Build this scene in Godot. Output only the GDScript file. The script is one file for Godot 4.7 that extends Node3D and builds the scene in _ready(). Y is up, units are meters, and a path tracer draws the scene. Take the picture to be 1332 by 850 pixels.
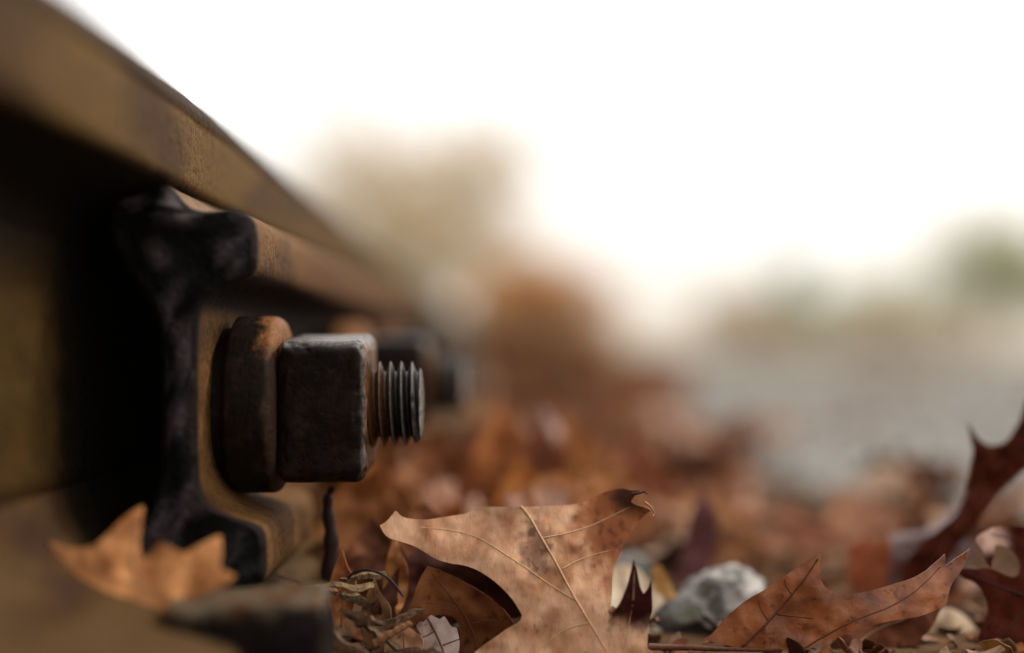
extends Node3D
# A railway rail with a bolted joint bar, seen close up from the ground among fallen oak leaves.
# Lengths in the builders are millimetres: x to the right, y above the ground, d forward along the track.

var rng := RandomNumberGenerator.new()
var blotch := FastNoiseLite.new()      # slow variation, about 12 mm
var grain := FastNoiseLite.new()       # quick variation, about 2 mm
var taken := {}
var M := {}


func _ready() -> void:
	rng.seed = 20
	blotch.seed = 4; blotch.frequency = 0.08; blotch.fractal_octaves = 4
	grain.seed = 9; grain.frequency = 0.45; grain.fractal_octaves = 3

	# camera: about 50 mm lens, wide open, focused at 40 cm on the bolt
	var camera := Camera3D.new()
	camera.name = "camera"
	var lens := CameraAttributesPhysical.new()
	lens.frustum_focal_length = 52.0
	lens.frustum_focus_distance = 0.403
	lens.exposure_aperture = 2.35
	lens.exposure_multiplier = 1.0
	camera.attributes = lens
	camera.fov = 25.9
	camera.near = 0.02
	camera.far = 900.0
	camera.position = Vector3(0, 0.088, 0)
	camera.rotation_degrees = Vector3(1.0, -0.34, 0)
	add_child(camera)
	camera.current = true

	# sky: bright overcast
	var env := Environment.new()
	env.background_mode = Environment.BG_SKY
	var towards := Vector3(0.66, 0.78, -0.36).normalized()      # to the sun, behind thin cloud
	var picture := Image.create_empty(256, 128, false, Image.FORMAT_RGBF)
	for row in 128:
		for column in 256:
			var up := PI * (0.5 - (row + 0.5) / 128.0)
			var turn := TAU * (column + 0.5) / 256.0
			var eye := Vector3(sin(turn) * cos(up), sin(up), -cos(turn) * cos(up))
			var near_sun := (1.0 + eye.dot(towards)) * 0.5
			var light := 0.5 + 0.78 * near_sun * near_sun
			picture.set_pixel(column, row, Color(light, light * 0.985, light * 0.965) if up > 0.0 else Color(0.3, 0.27, 0.24))
	var air := PanoramaSkyMaterial.new()
	air.panorama = ImageTexture.create_from_image(picture)
	var sky := Sky.new()
	sky.sky_material = air
	env.sky = sky
	env.fog_enabled = true
	env.fog_density = 0.003
	env.fog_light_color = Color(1.0, 0.95, 0.86)
	env.tonemap_mode = Environment.TONE_MAPPER_LINEAR
	env.tonemap_exposure = 1.6
	env.sdfgi_enabled = true
	env.ssao_enabled = true
	env.ssil_enabled = true
	var world := WorldEnvironment.new()
	world.name = "daylight"
	world.environment = env
	add_child(world)

	# sun: soft behind thin cloud, high on the right and a little ahead
	var sun := DirectionalLight3D.new()
	sun.name = "sun"
	sun.light_energy = 0.5
	sun.light_color = Color(1.0, 0.95, 0.88)
	sun.light_angular_distance = 10.0
	sun.shadow_enabled = true
	add_child(sun)
	sun.look_at_from_position(towards, Vector3.ZERO)

	make_materials()
	make_ground()
	make_rail()
	make_background()
	make_sleeper_and_spike()
	make_named_leaves()
	make_litter()
	make_stones()
	make_debris()


# ---------------------------------------------------------------- helpers

func mm(x: float, y: float, d: float) -> Vector3:
	return Vector3(x, y, -d) * 0.001


func numbered(called: String) -> String:
	var n: int = taken.get(called, 0)
	taken[called] = n + 1
	return called if n == 0 else "%s_%03d" % [called, n]


func tag(o: Node3D, label: String, category: String, group := "") -> void:
	o.set_meta("label", label)
	o.set_meta("category", category)
	if group:
		o.set_meta("group", group)


func thing(called: String, label: String, category: String, at := Vector3.ZERO, group := "") -> Node3D:
	var o := Node3D.new()
	o.name = numbered(called)
	o.position = at
	add_child(o)
	tag(o, label, category, group)
	return o


func part(called: String, mesh: Mesh, m: Material, parent: Node) -> MeshInstance3D:
	var o := MeshInstance3D.new()
	o.name = called
	o.mesh = mesh
	o.material_override = m
	parent.add_child(o, true)
	return o


func structure(called: String, mesh: Mesh, m: Material) -> MeshInstance3D:
	var o := part(called, mesh, m, self)
	o.set_meta("kind", "structure")
	return o


func lin(r: float, g: float, b: float) -> Color:      # a linear base colour, for vertex colours
	return Color(r, g, b)


func noise_tex(freq: float, seed_: int, stops: Array, size := 512, octaves := 5, kind := FastNoiseLite.TYPE_SIMPLEX_SMOOTH, gain := 0.5) -> NoiseTexture2D:
	# stops: [offset, linear colour] pairs
	var n := FastNoiseLite.new()
	n.seed = seed_
	n.frequency = freq
	n.fractal_octaves = octaves
	n.noise_type = kind
	n.fractal_gain = gain
	if kind == FastNoiseLite.TYPE_CELLULAR:
		n.cellular_return_type = FastNoiseLite.RETURN_DISTANCE2_SUB
	var g := Gradient.new()
	var at := PackedFloat32Array()
	var colors := PackedColorArray()
	for s in stops:
		at.append(s[0])
		colors.append((s[1] as Color).linear_to_srgb())
	g.offsets = at
	g.colors = colors
	var t := NoiseTexture2D.new()
	t.width = size
	t.height = size
	t.seamless = true
	t.noise = n
	t.color_ramp = g
	return t


func grey(v: float) -> Color:
	return Color(v, v, v)


func surface(period_mm: float, tex: Texture2D, bump: Texture2D, bump_mm: float, rough: float, spec := 0.5, in_world := false) -> StandardMaterial3D:
	var m := StandardMaterial3D.new()
	m.albedo_texture = tex
	m.vertex_color_use_as_albedo = true
	m.uv1_triplanar = true
	m.uv1_world_triplanar = in_world
	m.uv1_scale = Vector3.ONE * (1000.0 / period_mm)
	m.roughness = rough
	m.metallic_specular = spec
	if bump:
		m.heightmap_enabled = true
		m.heightmap_texture = bump
		m.heightmap_scale = bump_mm * 0.1
	return m


func make_materials() -> void:
	var pits := noise_tex(0.03, 3, [[0.0, grey(0)], [0.45, grey(0.45)], [1.0, grey(1)]], 512, 6, FastNoiseLite.TYPE_SIMPLEX_SMOOTH, 0.62)
	var speck := noise_tex(0.05, 7, [[0.0, grey(0.4)], [0.3, grey(0.7)], [0.5, grey(0.95)], [1.0, grey(1.0)]], 512, 5)
	var fine := noise_tex(0.09, 15, [[0.0, grey(0)], [1.0, grey(1)]], 512, 4)
	var veinlets := noise_tex(0.035, 21, [[0.0, grey(1)], [0.1, grey(0.75)], [0.3, grey(0.35)], [1.0, grey(0.2)]], 512, 2, FastNoiseLite.TYPE_CELLULAR)
	var leaf_spots := noise_tex(0.014, 31, [[0.0, lin(0.2, 0.13, 0.1)], [0.17, lin(0.35, 0.26, 0.22)], [0.24, lin(0.82, 0.77, 0.73)], [0.42, lin(0.93, 0.91, 0.89)], [0.6, grey(1.0)], [1.0, lin(1.0, 1.0, 1.0)]], 512, 7, FastNoiseLite.TYPE_SIMPLEX_SMOOTH, 0.66)
	var rust := noise_tex(0.02, 41, [[0.0, lin(0.5, 0.4, 0.33)], [0.3, lin(0.78, 0.72, 0.66)], [0.5, lin(1, 1, 1)], [0.75, lin(1, 0.93, 0.8)], [1.0, lin(0.9, 0.7, 0.5)]], 512, 6, FastNoiseLite.TYPE_SIMPLEX_SMOOTH, 0.68)
	var grit := noise_tex(0.03, 47, [[0.0, lin(0.3, 0.25, 0.2)], [0.32, lin(0.62, 0.55, 0.48)], [0.5, grey(0.95)], [1.0, lin(1.0, 0.98, 0.92)]], 512, 6, FastNoiseLite.TYPE_SIMPLEX_SMOOTH, 0.7)
	M.rail = surface(70, rust, pits, 0.7, 0.7, 0.2)
	M.steel = surface(60, speck, pits, 0.25, 0.55, 0.2)
	M.worn = surface(60, speck, pits, 0.18, 0.45, 0.3)
	M.nut = surface(60, speck, pits, 0.15, 0.36, 0.28)
	M.cut_face = surface(45, rust, pits, 1.0, 0.7, 0.2)
	for m in [M.rail, M.nut, M.worn, M.steel]:      # a finer layer of pits and grit over the coarse one
		m.detail_enabled = true
		m.detail_blend_mode = BaseMaterial3D.BLEND_MODE_MUL
		m.detail_albedo = grit
		m.detail_uv_layer = BaseMaterial3D.DETAIL_UV_2
		m.uv2_triplanar = true
		m.uv2_scale = Vector3.ONE * 45.0
	M.leaf = surface(46, leaf_spots, veinlets, 0.10, 0.6, 0.2)
	M.leaf.backlight_enabled = true
	M.leaf.backlight = Color(0.5, 0.34, 0.22)
	M.fine_leaf = surface(40, noise_tex(0.03, 35, [[0.0, lin(0.3, 0.2, 0.15)], [0.16, lin(0.7, 0.62, 0.56)], [0.3, lin(0.92, 0.89, 0.86)], [0.55, grey(1.0)], [1.0, grey(1.0)]], 512, 6, FastNoiseLite.TYPE_SIMPLEX_SMOOTH, 0.62), veinlets, 0.14, 0.55, 0.25)
	M.fine_leaf.uv1_scale = Vector3(34, 13, 34)      # fibres run along the leaf
	M.fine_leaf.backlight_enabled = true
	M.fine_leaf.backlight = Color(0.5, 0.34, 0.22)
	M.gloss_leaf = surface(46, leaf_spots, veinlets, 0.12, 0.38, 0.5)
	M.gloss_leaf.backlight_enabled = true
	M.gloss_leaf.backlight = Color(0.36, 0.2, 0.12)
	M.waxy_leaf = M.gloss_leaf.duplicate()
	M.waxy_leaf.roughness = 0.3
	M.waxy_leaf.metallic_specular = 0.7
	M.dull_leaf = M.leaf.duplicate()
	M.dull_leaf.metallic_specular = 0.14
	M.vein = surface(30, speck, null, 0, 0.6, 0.3)
	M.wood = surface(30, speck, pits, 0.5, 0.8, 0.3)
	M.stone = surface(55, rust, pits, 0.8, 0.85, 0.3)
	M.soil = surface(300, noise_tex(0.02, 51, [[0.0, lin(0.35, 0.3, 0.25)], [0.5, lin(0.9, 0.85, 0.8)], [1.0, lin(1.3, 1.2, 1.0)]], 512, 6), pits, 0.9, 0.95, 0.2, true)
	M.gravel = surface(420, noise_tex(0.03, 61, [[0.0, grey(0.45)], [0.4, grey(0.85)], [0.7, grey(1.1)], [1.0, grey(1.25)]], 512, 6), pits, 1.0, 0.95, 0.2, true)
	M.far = StandardMaterial3D.new()
	M.far.vertex_color_use_as_albedo = true
	M.far.roughness = 0.9
	M.far.metallic_specular = 0.2
	M.far_leaf = M.far.duplicate()
	M.far_leaf.backlight_enabled = true
	M.far_leaf.backlight = Color(0.8, 0.75, 0.6)


func finish(st: SurfaceTool) -> ArrayMesh:
	st.generate_normals()
	st.index()
	return st.commit()


func put(st: SurfaceTool, p: Vector3, c: Color) -> void:
	st.set_color(c)
	st.add_vertex(p * 0.001)


func grid(st: SurfaceTool, rows: Array, tint: Callable, closed := false) -> void:
	# rows of equally many points in millimetres (x, y, z); joined by quads
	var n: int = rows[0].size()
	for j in rows.size() - 1:
		var a: PackedVector3Array = rows[j]
		var b: PackedVector3Array = rows[j + 1]
		for i in (n if closed else n - 1):
			var k := (i + 1) % n
			for p in [a[i], b[i], b[k], a[i], b[k], a[k]]:
				put(st, p, tint.call(p))


func flat_tint(c: Color) -> Callable:
	return func(_p): return c


func resample(points: PackedVector2Array, count: int) -> PackedVector2Array:
	var total := 0.0
	for i in points.size() - 1:
		total += points[i].distance_to(points[i + 1])
	var out := PackedVector2Array([points[0]])
	var step := total / (count - 1)
	var gone := 0.0
	for i in points.size() - 1:
		var l := points[i].distance_to(points[i + 1])
		while out.size() < count - 1 and gone + l >= step * out.size():
			out.append(points[i].lerp(points[i + 1], (step * out.size() - gone) / l))
		gone += l
	out.append(points[points.size() - 1])
	return out


func rounded(points: PackedVector2Array, closed: bool, times := 2, sharp := 62.0) -> PackedVector2Array:
	# cuts the corners of a polyline into curves, but keeps its sharp tips
	var p := points
	var keep := []
	for i in p.size():
		var a := p[(i - 1 + p.size()) % p.size()]
		var b := p[(i + 1) % p.size()]
		keep.append(absf(rad_to_deg((p[i] - a).angle_to(b - p[i]))) > sharp or (not closed and (i == 0 or i == p.size() - 1)))
	for t in times:
		var q := PackedVector2Array()
		var k2 := []
		for i in p.size():
			if keep[i]:
				q.append(p[i]); k2.append(true)
				continue
			var a := p[(i - 1 + p.size()) % p.size()]
			var b := p[(i + 1) % p.size()]
			q.append(p[i].lerp(a, 0.25)); k2.append(false)
			q.append(p[i].lerp(b, 0.25)); k2.append(false)
		p = q
		keep = k2
	return p


func pairs(flat: Array) -> PackedVector2Array:
	var out := PackedVector2Array()
	for i in flat.size() / 2:
		out.append(Vector2(flat[2 * i], flat[2 * i + 1]))
	return out


func tube(st: SurfaceTool, path: PackedVector3Array, radius: Callable, sides: int, tint: Callable) -> void:
	# a round stem along path (mm); radius gets 0..1 along it
	var rows := []
	for i in path.size():
		var along := (path[mini(i + 1, path.size() - 1)] - path[maxi(i - 1, 0)]).normalized()
		var side := along.cross(Vector3.UP if absf(along.y) < 0.9 else Vector3.RIGHT).normalized()
		var up := side.cross(along)
		var r: float = radius.call(float(i) / (path.size() - 1))
		var ring := PackedVector3Array()
		for k in sides:
			var t := TAU * k / sides
			ring.append(path[i] + (side * cos(t) + up * sin(t)) * r)
		rows.append(ring)
	grid(st, rows, tint, true)
	for e in [0, rows.size() - 1]:
		var ring: PackedVector3Array = rows[e]
		for k in sides:
			for p in [path[e], ring[k], ring[(k + 1) % sides]]:
				put(st, p, tint.call(p))


# ---------------------------------------------------------------- leaves

func sheet(outline: PackedVector2Array, spacing: float, bend: Callable, tint: Callable, thick := 0.3) -> ArrayMesh:
	# a leaf blade: the outline filled with points, bent into space, with two faces and an edge of its own
	var length := 0.0
	for i in outline.size():
		length += outline[i].distance_to(outline[(i + 1) % outline.size()])
	var shut := outline.duplicate()
	shut.append(outline[0])
	var edge := resample(shut, int(length / spacing / 0.8) + 3)
	edge.resize(edge.size() - 1)
	var points := edge.duplicate()
	var box := Rect2(edge[0], Vector2.ZERO)
	for p in edge:
		box = box.expand(p)
	var y := box.position.y
	var odd := false
	while y < box.end.y:
		var x := box.position.x + (spacing * 0.5 if odd else 0.0)
		while x < box.end.x:
			var p := Vector2(x + grain.get_noise_2d(x * 9, y * 9) * spacing * 0.3, y)
			if Geometry2D.is_point_in_polygon(p, edge):
				var free := true
				for e in edge:
					if e.distance_squared_to(p) < spacing * spacing * 0.3:
						free = false
						break
				if free:
					points.append(p)
			x += spacing
		y += spacing * 0.87
		odd = not odd
	var tri := Geometry2D.triangulate_delaunay(points)
	var faces := PackedInt32Array()
	for t in tri.size() / 3:
		var a := tri[3 * t]
		var b := tri[3 * t + 1]
		var c := tri[3 * t + 2]
		if Geometry2D.is_point_in_polygon((points[a] + points[b] + points[c]) / 3.0, edge):
			if (points[b] - points[a]).cross(points[c] - points[a]) > 0:
				faces.append_array([a, b, c])
			else:
				faces.append_array([a, c, b])
	var at := PackedVector3Array()
	var normal := PackedVector3Array()
	var color := PackedColorArray()
	for p in points:
		at.append(bend.call(p))
		color.append(tint.call(p))
	normal.resize(at.size())
	for t in faces.size() / 3:
		var n := (at[faces[3 * t + 1]] - at[faces[3 * t]]).cross(at[faces[3 * t + 2]] - at[faces[3 * t]])
		for k in 3:
			normal[faces[3 * t + k]] += n
	var v := PackedVector3Array()
	var vn := PackedVector3Array()
	var vc := PackedColorArray()
	var index := PackedInt32Array()
	var total := at.size()
	for s in [0.5, -0.5]:
		for i in total:
			var n := normal[i].normalized()
			v.append((at[i] + n * s * thick) * 0.001)
			vn.append(n * signf(s))
			vc.append(color[i])
	for t in faces.size() / 3:
		var a := faces[3 * t]
		var b := faces[3 * t + 1]
		var c := faces[3 * t + 2]
		index.append_array([a, c, b, a + total, b + total, c + total])
	var n_edge := edge.size()
	var turn := 1.0 if Geometry2D.is_polygon_clockwise(edge) else -1.0
	for i in n_edge:
		var k := (i + 1) % n_edge
		var out := ((at[i] - at[k]) * turn).cross(normal[i]).normalized()
		var first := v.size()
		for j in [i, k, k + total, i + total]:
			v.append(v[j]); vn.append(out); vc.append(vc[j])
		if turn > 0.0:
			index.append_array([first, first + 2, first + 1, first, first + 3, first + 2])
		else:
			index.append_array([first, first + 1, first + 2, first, first + 2, first + 3])
	var arrays := []
	arrays.resize(Mesh.ARRAY_MAX)
	arrays[Mesh.ARRAY_VERTEX] = v
	arrays[Mesh.ARRAY_NORMAL] = vn
	arrays[Mesh.ARRAY_COLOR] = vc
	arrays[Mesh.ARRAY_INDEX] = index
	var mesh := ArrayMesh.new()
	mesh.add_surface_from_arrays(Mesh.PRIMITIVE_TRIANGLES, arrays)
	return mesh


func vein_mesh(veins: Array, bend: Callable, r0: float, tint: Callable) -> ArrayMesh:
	var st := SurfaceTool.new()
	st.begin(Mesh.PRIMITIVE_TRIANGLES)
	for j in veins.size():
		var line: PackedVector2Array = veins[j]
		var smooth := rounded(line, false, 2, 170.0)
		var count := maxi(6, int(line[0].distance_to(line[line.size() - 1]) / 1.5))
		var path := PackedVector3Array()
		for p in resample(smooth, count):
			path.append(bend.call(p) + Vector3(0, 0.4, 0.45) * r0)
		var r := r0 if j == 0 else r0 * 0.6
		tube(st, path, func(t): return r * (1.0 - 0.5 * t), 6, func(_p): return tint.call(Vector2(_p.x, _p.y)))
	return finish(st)


func leaf(o: Node3D, outline: PackedVector2Array, veins: Array, bend: Callable, tint: Callable, vein_tint: Callable, m: Material, spacing: float, r0 := 0.5, stalk := PackedVector3Array()) -> void:
	part("blade", sheet(outline, spacing, bend, tint), m, o)
	part("midrib", vein_mesh([veins[0]], bend, r0, vein_tint), M.vein, o)
	for j in range(1, veins.size()):
		part("side_vein", vein_mesh([veins[j]], bend, r0 * 0.62, vein_tint), M.vein, o)
	if stalk.size():
		var st := SurfaceTool.new()
		st.begin(Mesh.PRIMITIVE_TRIANGLES)
		tube(st, stalk, func(t): return 0.55 + 0.5 * t * t, 7, func(_p): return vein_tint.call(Vector2.ZERO) * 0.8)
		part("stalk", finish(st), M.vein, o)


func oak_outline(length: float, width: float, r: RandomNumberGenerator) -> Array:
	# pointed lobes in pairs along a midrib from (0, 0) to (0, length); returns [outline, veins]
	var veins := [PackedVector2Array([Vector2(0, 0), Vector2(r.randf_range(-2, 2), length * 0.5), Vector2(0, length * 0.97)])]
	var halves := []
	for s: float in [1.0, -1.0]:
		var half := PackedVector2Array([Vector2(0.8 * s, 0)])
		var roots := [0.2, 0.42, 0.64]
		var reach := [0.62, 1.0, 0.72]
		half.append(Vector2(s * width * 0.1, length * 0.07))
		for k in 3:
			var root_y: float = (roots[k] + r.randf_range(-0.04, 0.04)) * length
			var w: float = width * 0.5 * reach[k] * r.randf_range(0.82, 1.12)
			var tip := Vector2(s * w, root_y + w * r.randf_range(0.35, 0.75))
			var along := (tip - Vector2(0, root_y)).normalized()
			var across: Vector2 = Vector2(-along.y, along.x) * s
			var broad: float = length * r.randf_range(0.05, 0.075)
			half.append(tip - along * w * 0.55 - across * broad)
			half.append(tip - along * w * 0.2 - across * broad * 1.3)          # a small second tooth
			half.append(tip - along * w * 0.16 - across * broad * 0.5)
			half.append(tip)
			half.append(tip - along * w * 0.2 + across * broad * 0.5)
			half.append(tip - along * w * 0.22 + across * broad * 1.2)
			half.append(tip - along * w * 0.6 + across * broad * 0.9)
			half.append(Vector2(s * width * r.randf_range(0.07, 0.11), root_y + length * 0.15))
			veins.append(PackedVector2Array([Vector2(0, root_y - length * 0.06), Vector2(s * w * 0.5, root_y + (tip.y - root_y) * 0.4), tip.lerp(Vector2(0, root_y), 0.06)]))
		half.append(Vector2(s * width * 0.13, length * 0.86))
		half.append(Vector2(s * width * 0.17, length * 0.93))
		half.append(Vector2(s * width * 0.05, length * 0.93))
		halves.append(half)
	var outline: PackedVector2Array = halves[0].duplicate()
	outline.append(Vector2(0, length))
	var other: PackedVector2Array = halves[1]
	other.reverse()
	outline.append_array(other)
	return [rounded(outline, true, 2, 75.0), veins]


func curl(length: float, cup: float, roll: float, twist: float, wave: float, key: float) -> Callable:
	# how a dry leaf bends: cupped across its midrib, rolled along it, twisted, with wavy edges
	return func(p: Vector2) -> Vector3:
		var t := p.y / length
		var a := twist * (t - 0.4)
		var x := p.x
		var lift := cup * absf(x) * absf(x) / 40.0 + wave * blotch.get_noise_2d(p.x * 0.6 + key * 77, p.y * 0.6) * (0.5 + absf(x) / 25.0)
		var y := p.y
		var z := 0.0
		if absf(roll) > 0.01:
			var bow := length / roll
			y = bow * sin(p.y / bow)
			z = bow * (1.0 - cos(p.y / bow))
		return Vector3(x * cos(a) - lift * sin(a), z + x * sin(a) + lift * cos(a), -y)


func shade(c: Color, p: Vector2, key: float, depth := 0.45) -> Color:
	var n := blotch.get_noise_2d(p.x * 1.1 + key * 131, p.y * 1.1 - key * 57) * 1.6
	var k := clampf(1.0 + n * depth, 0.25, 1.6)
	return Color(c.r * k, c.g * k * (1.0 + 0.12 * n), c.b * k * (1.0 + 0.2 * n))


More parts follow.
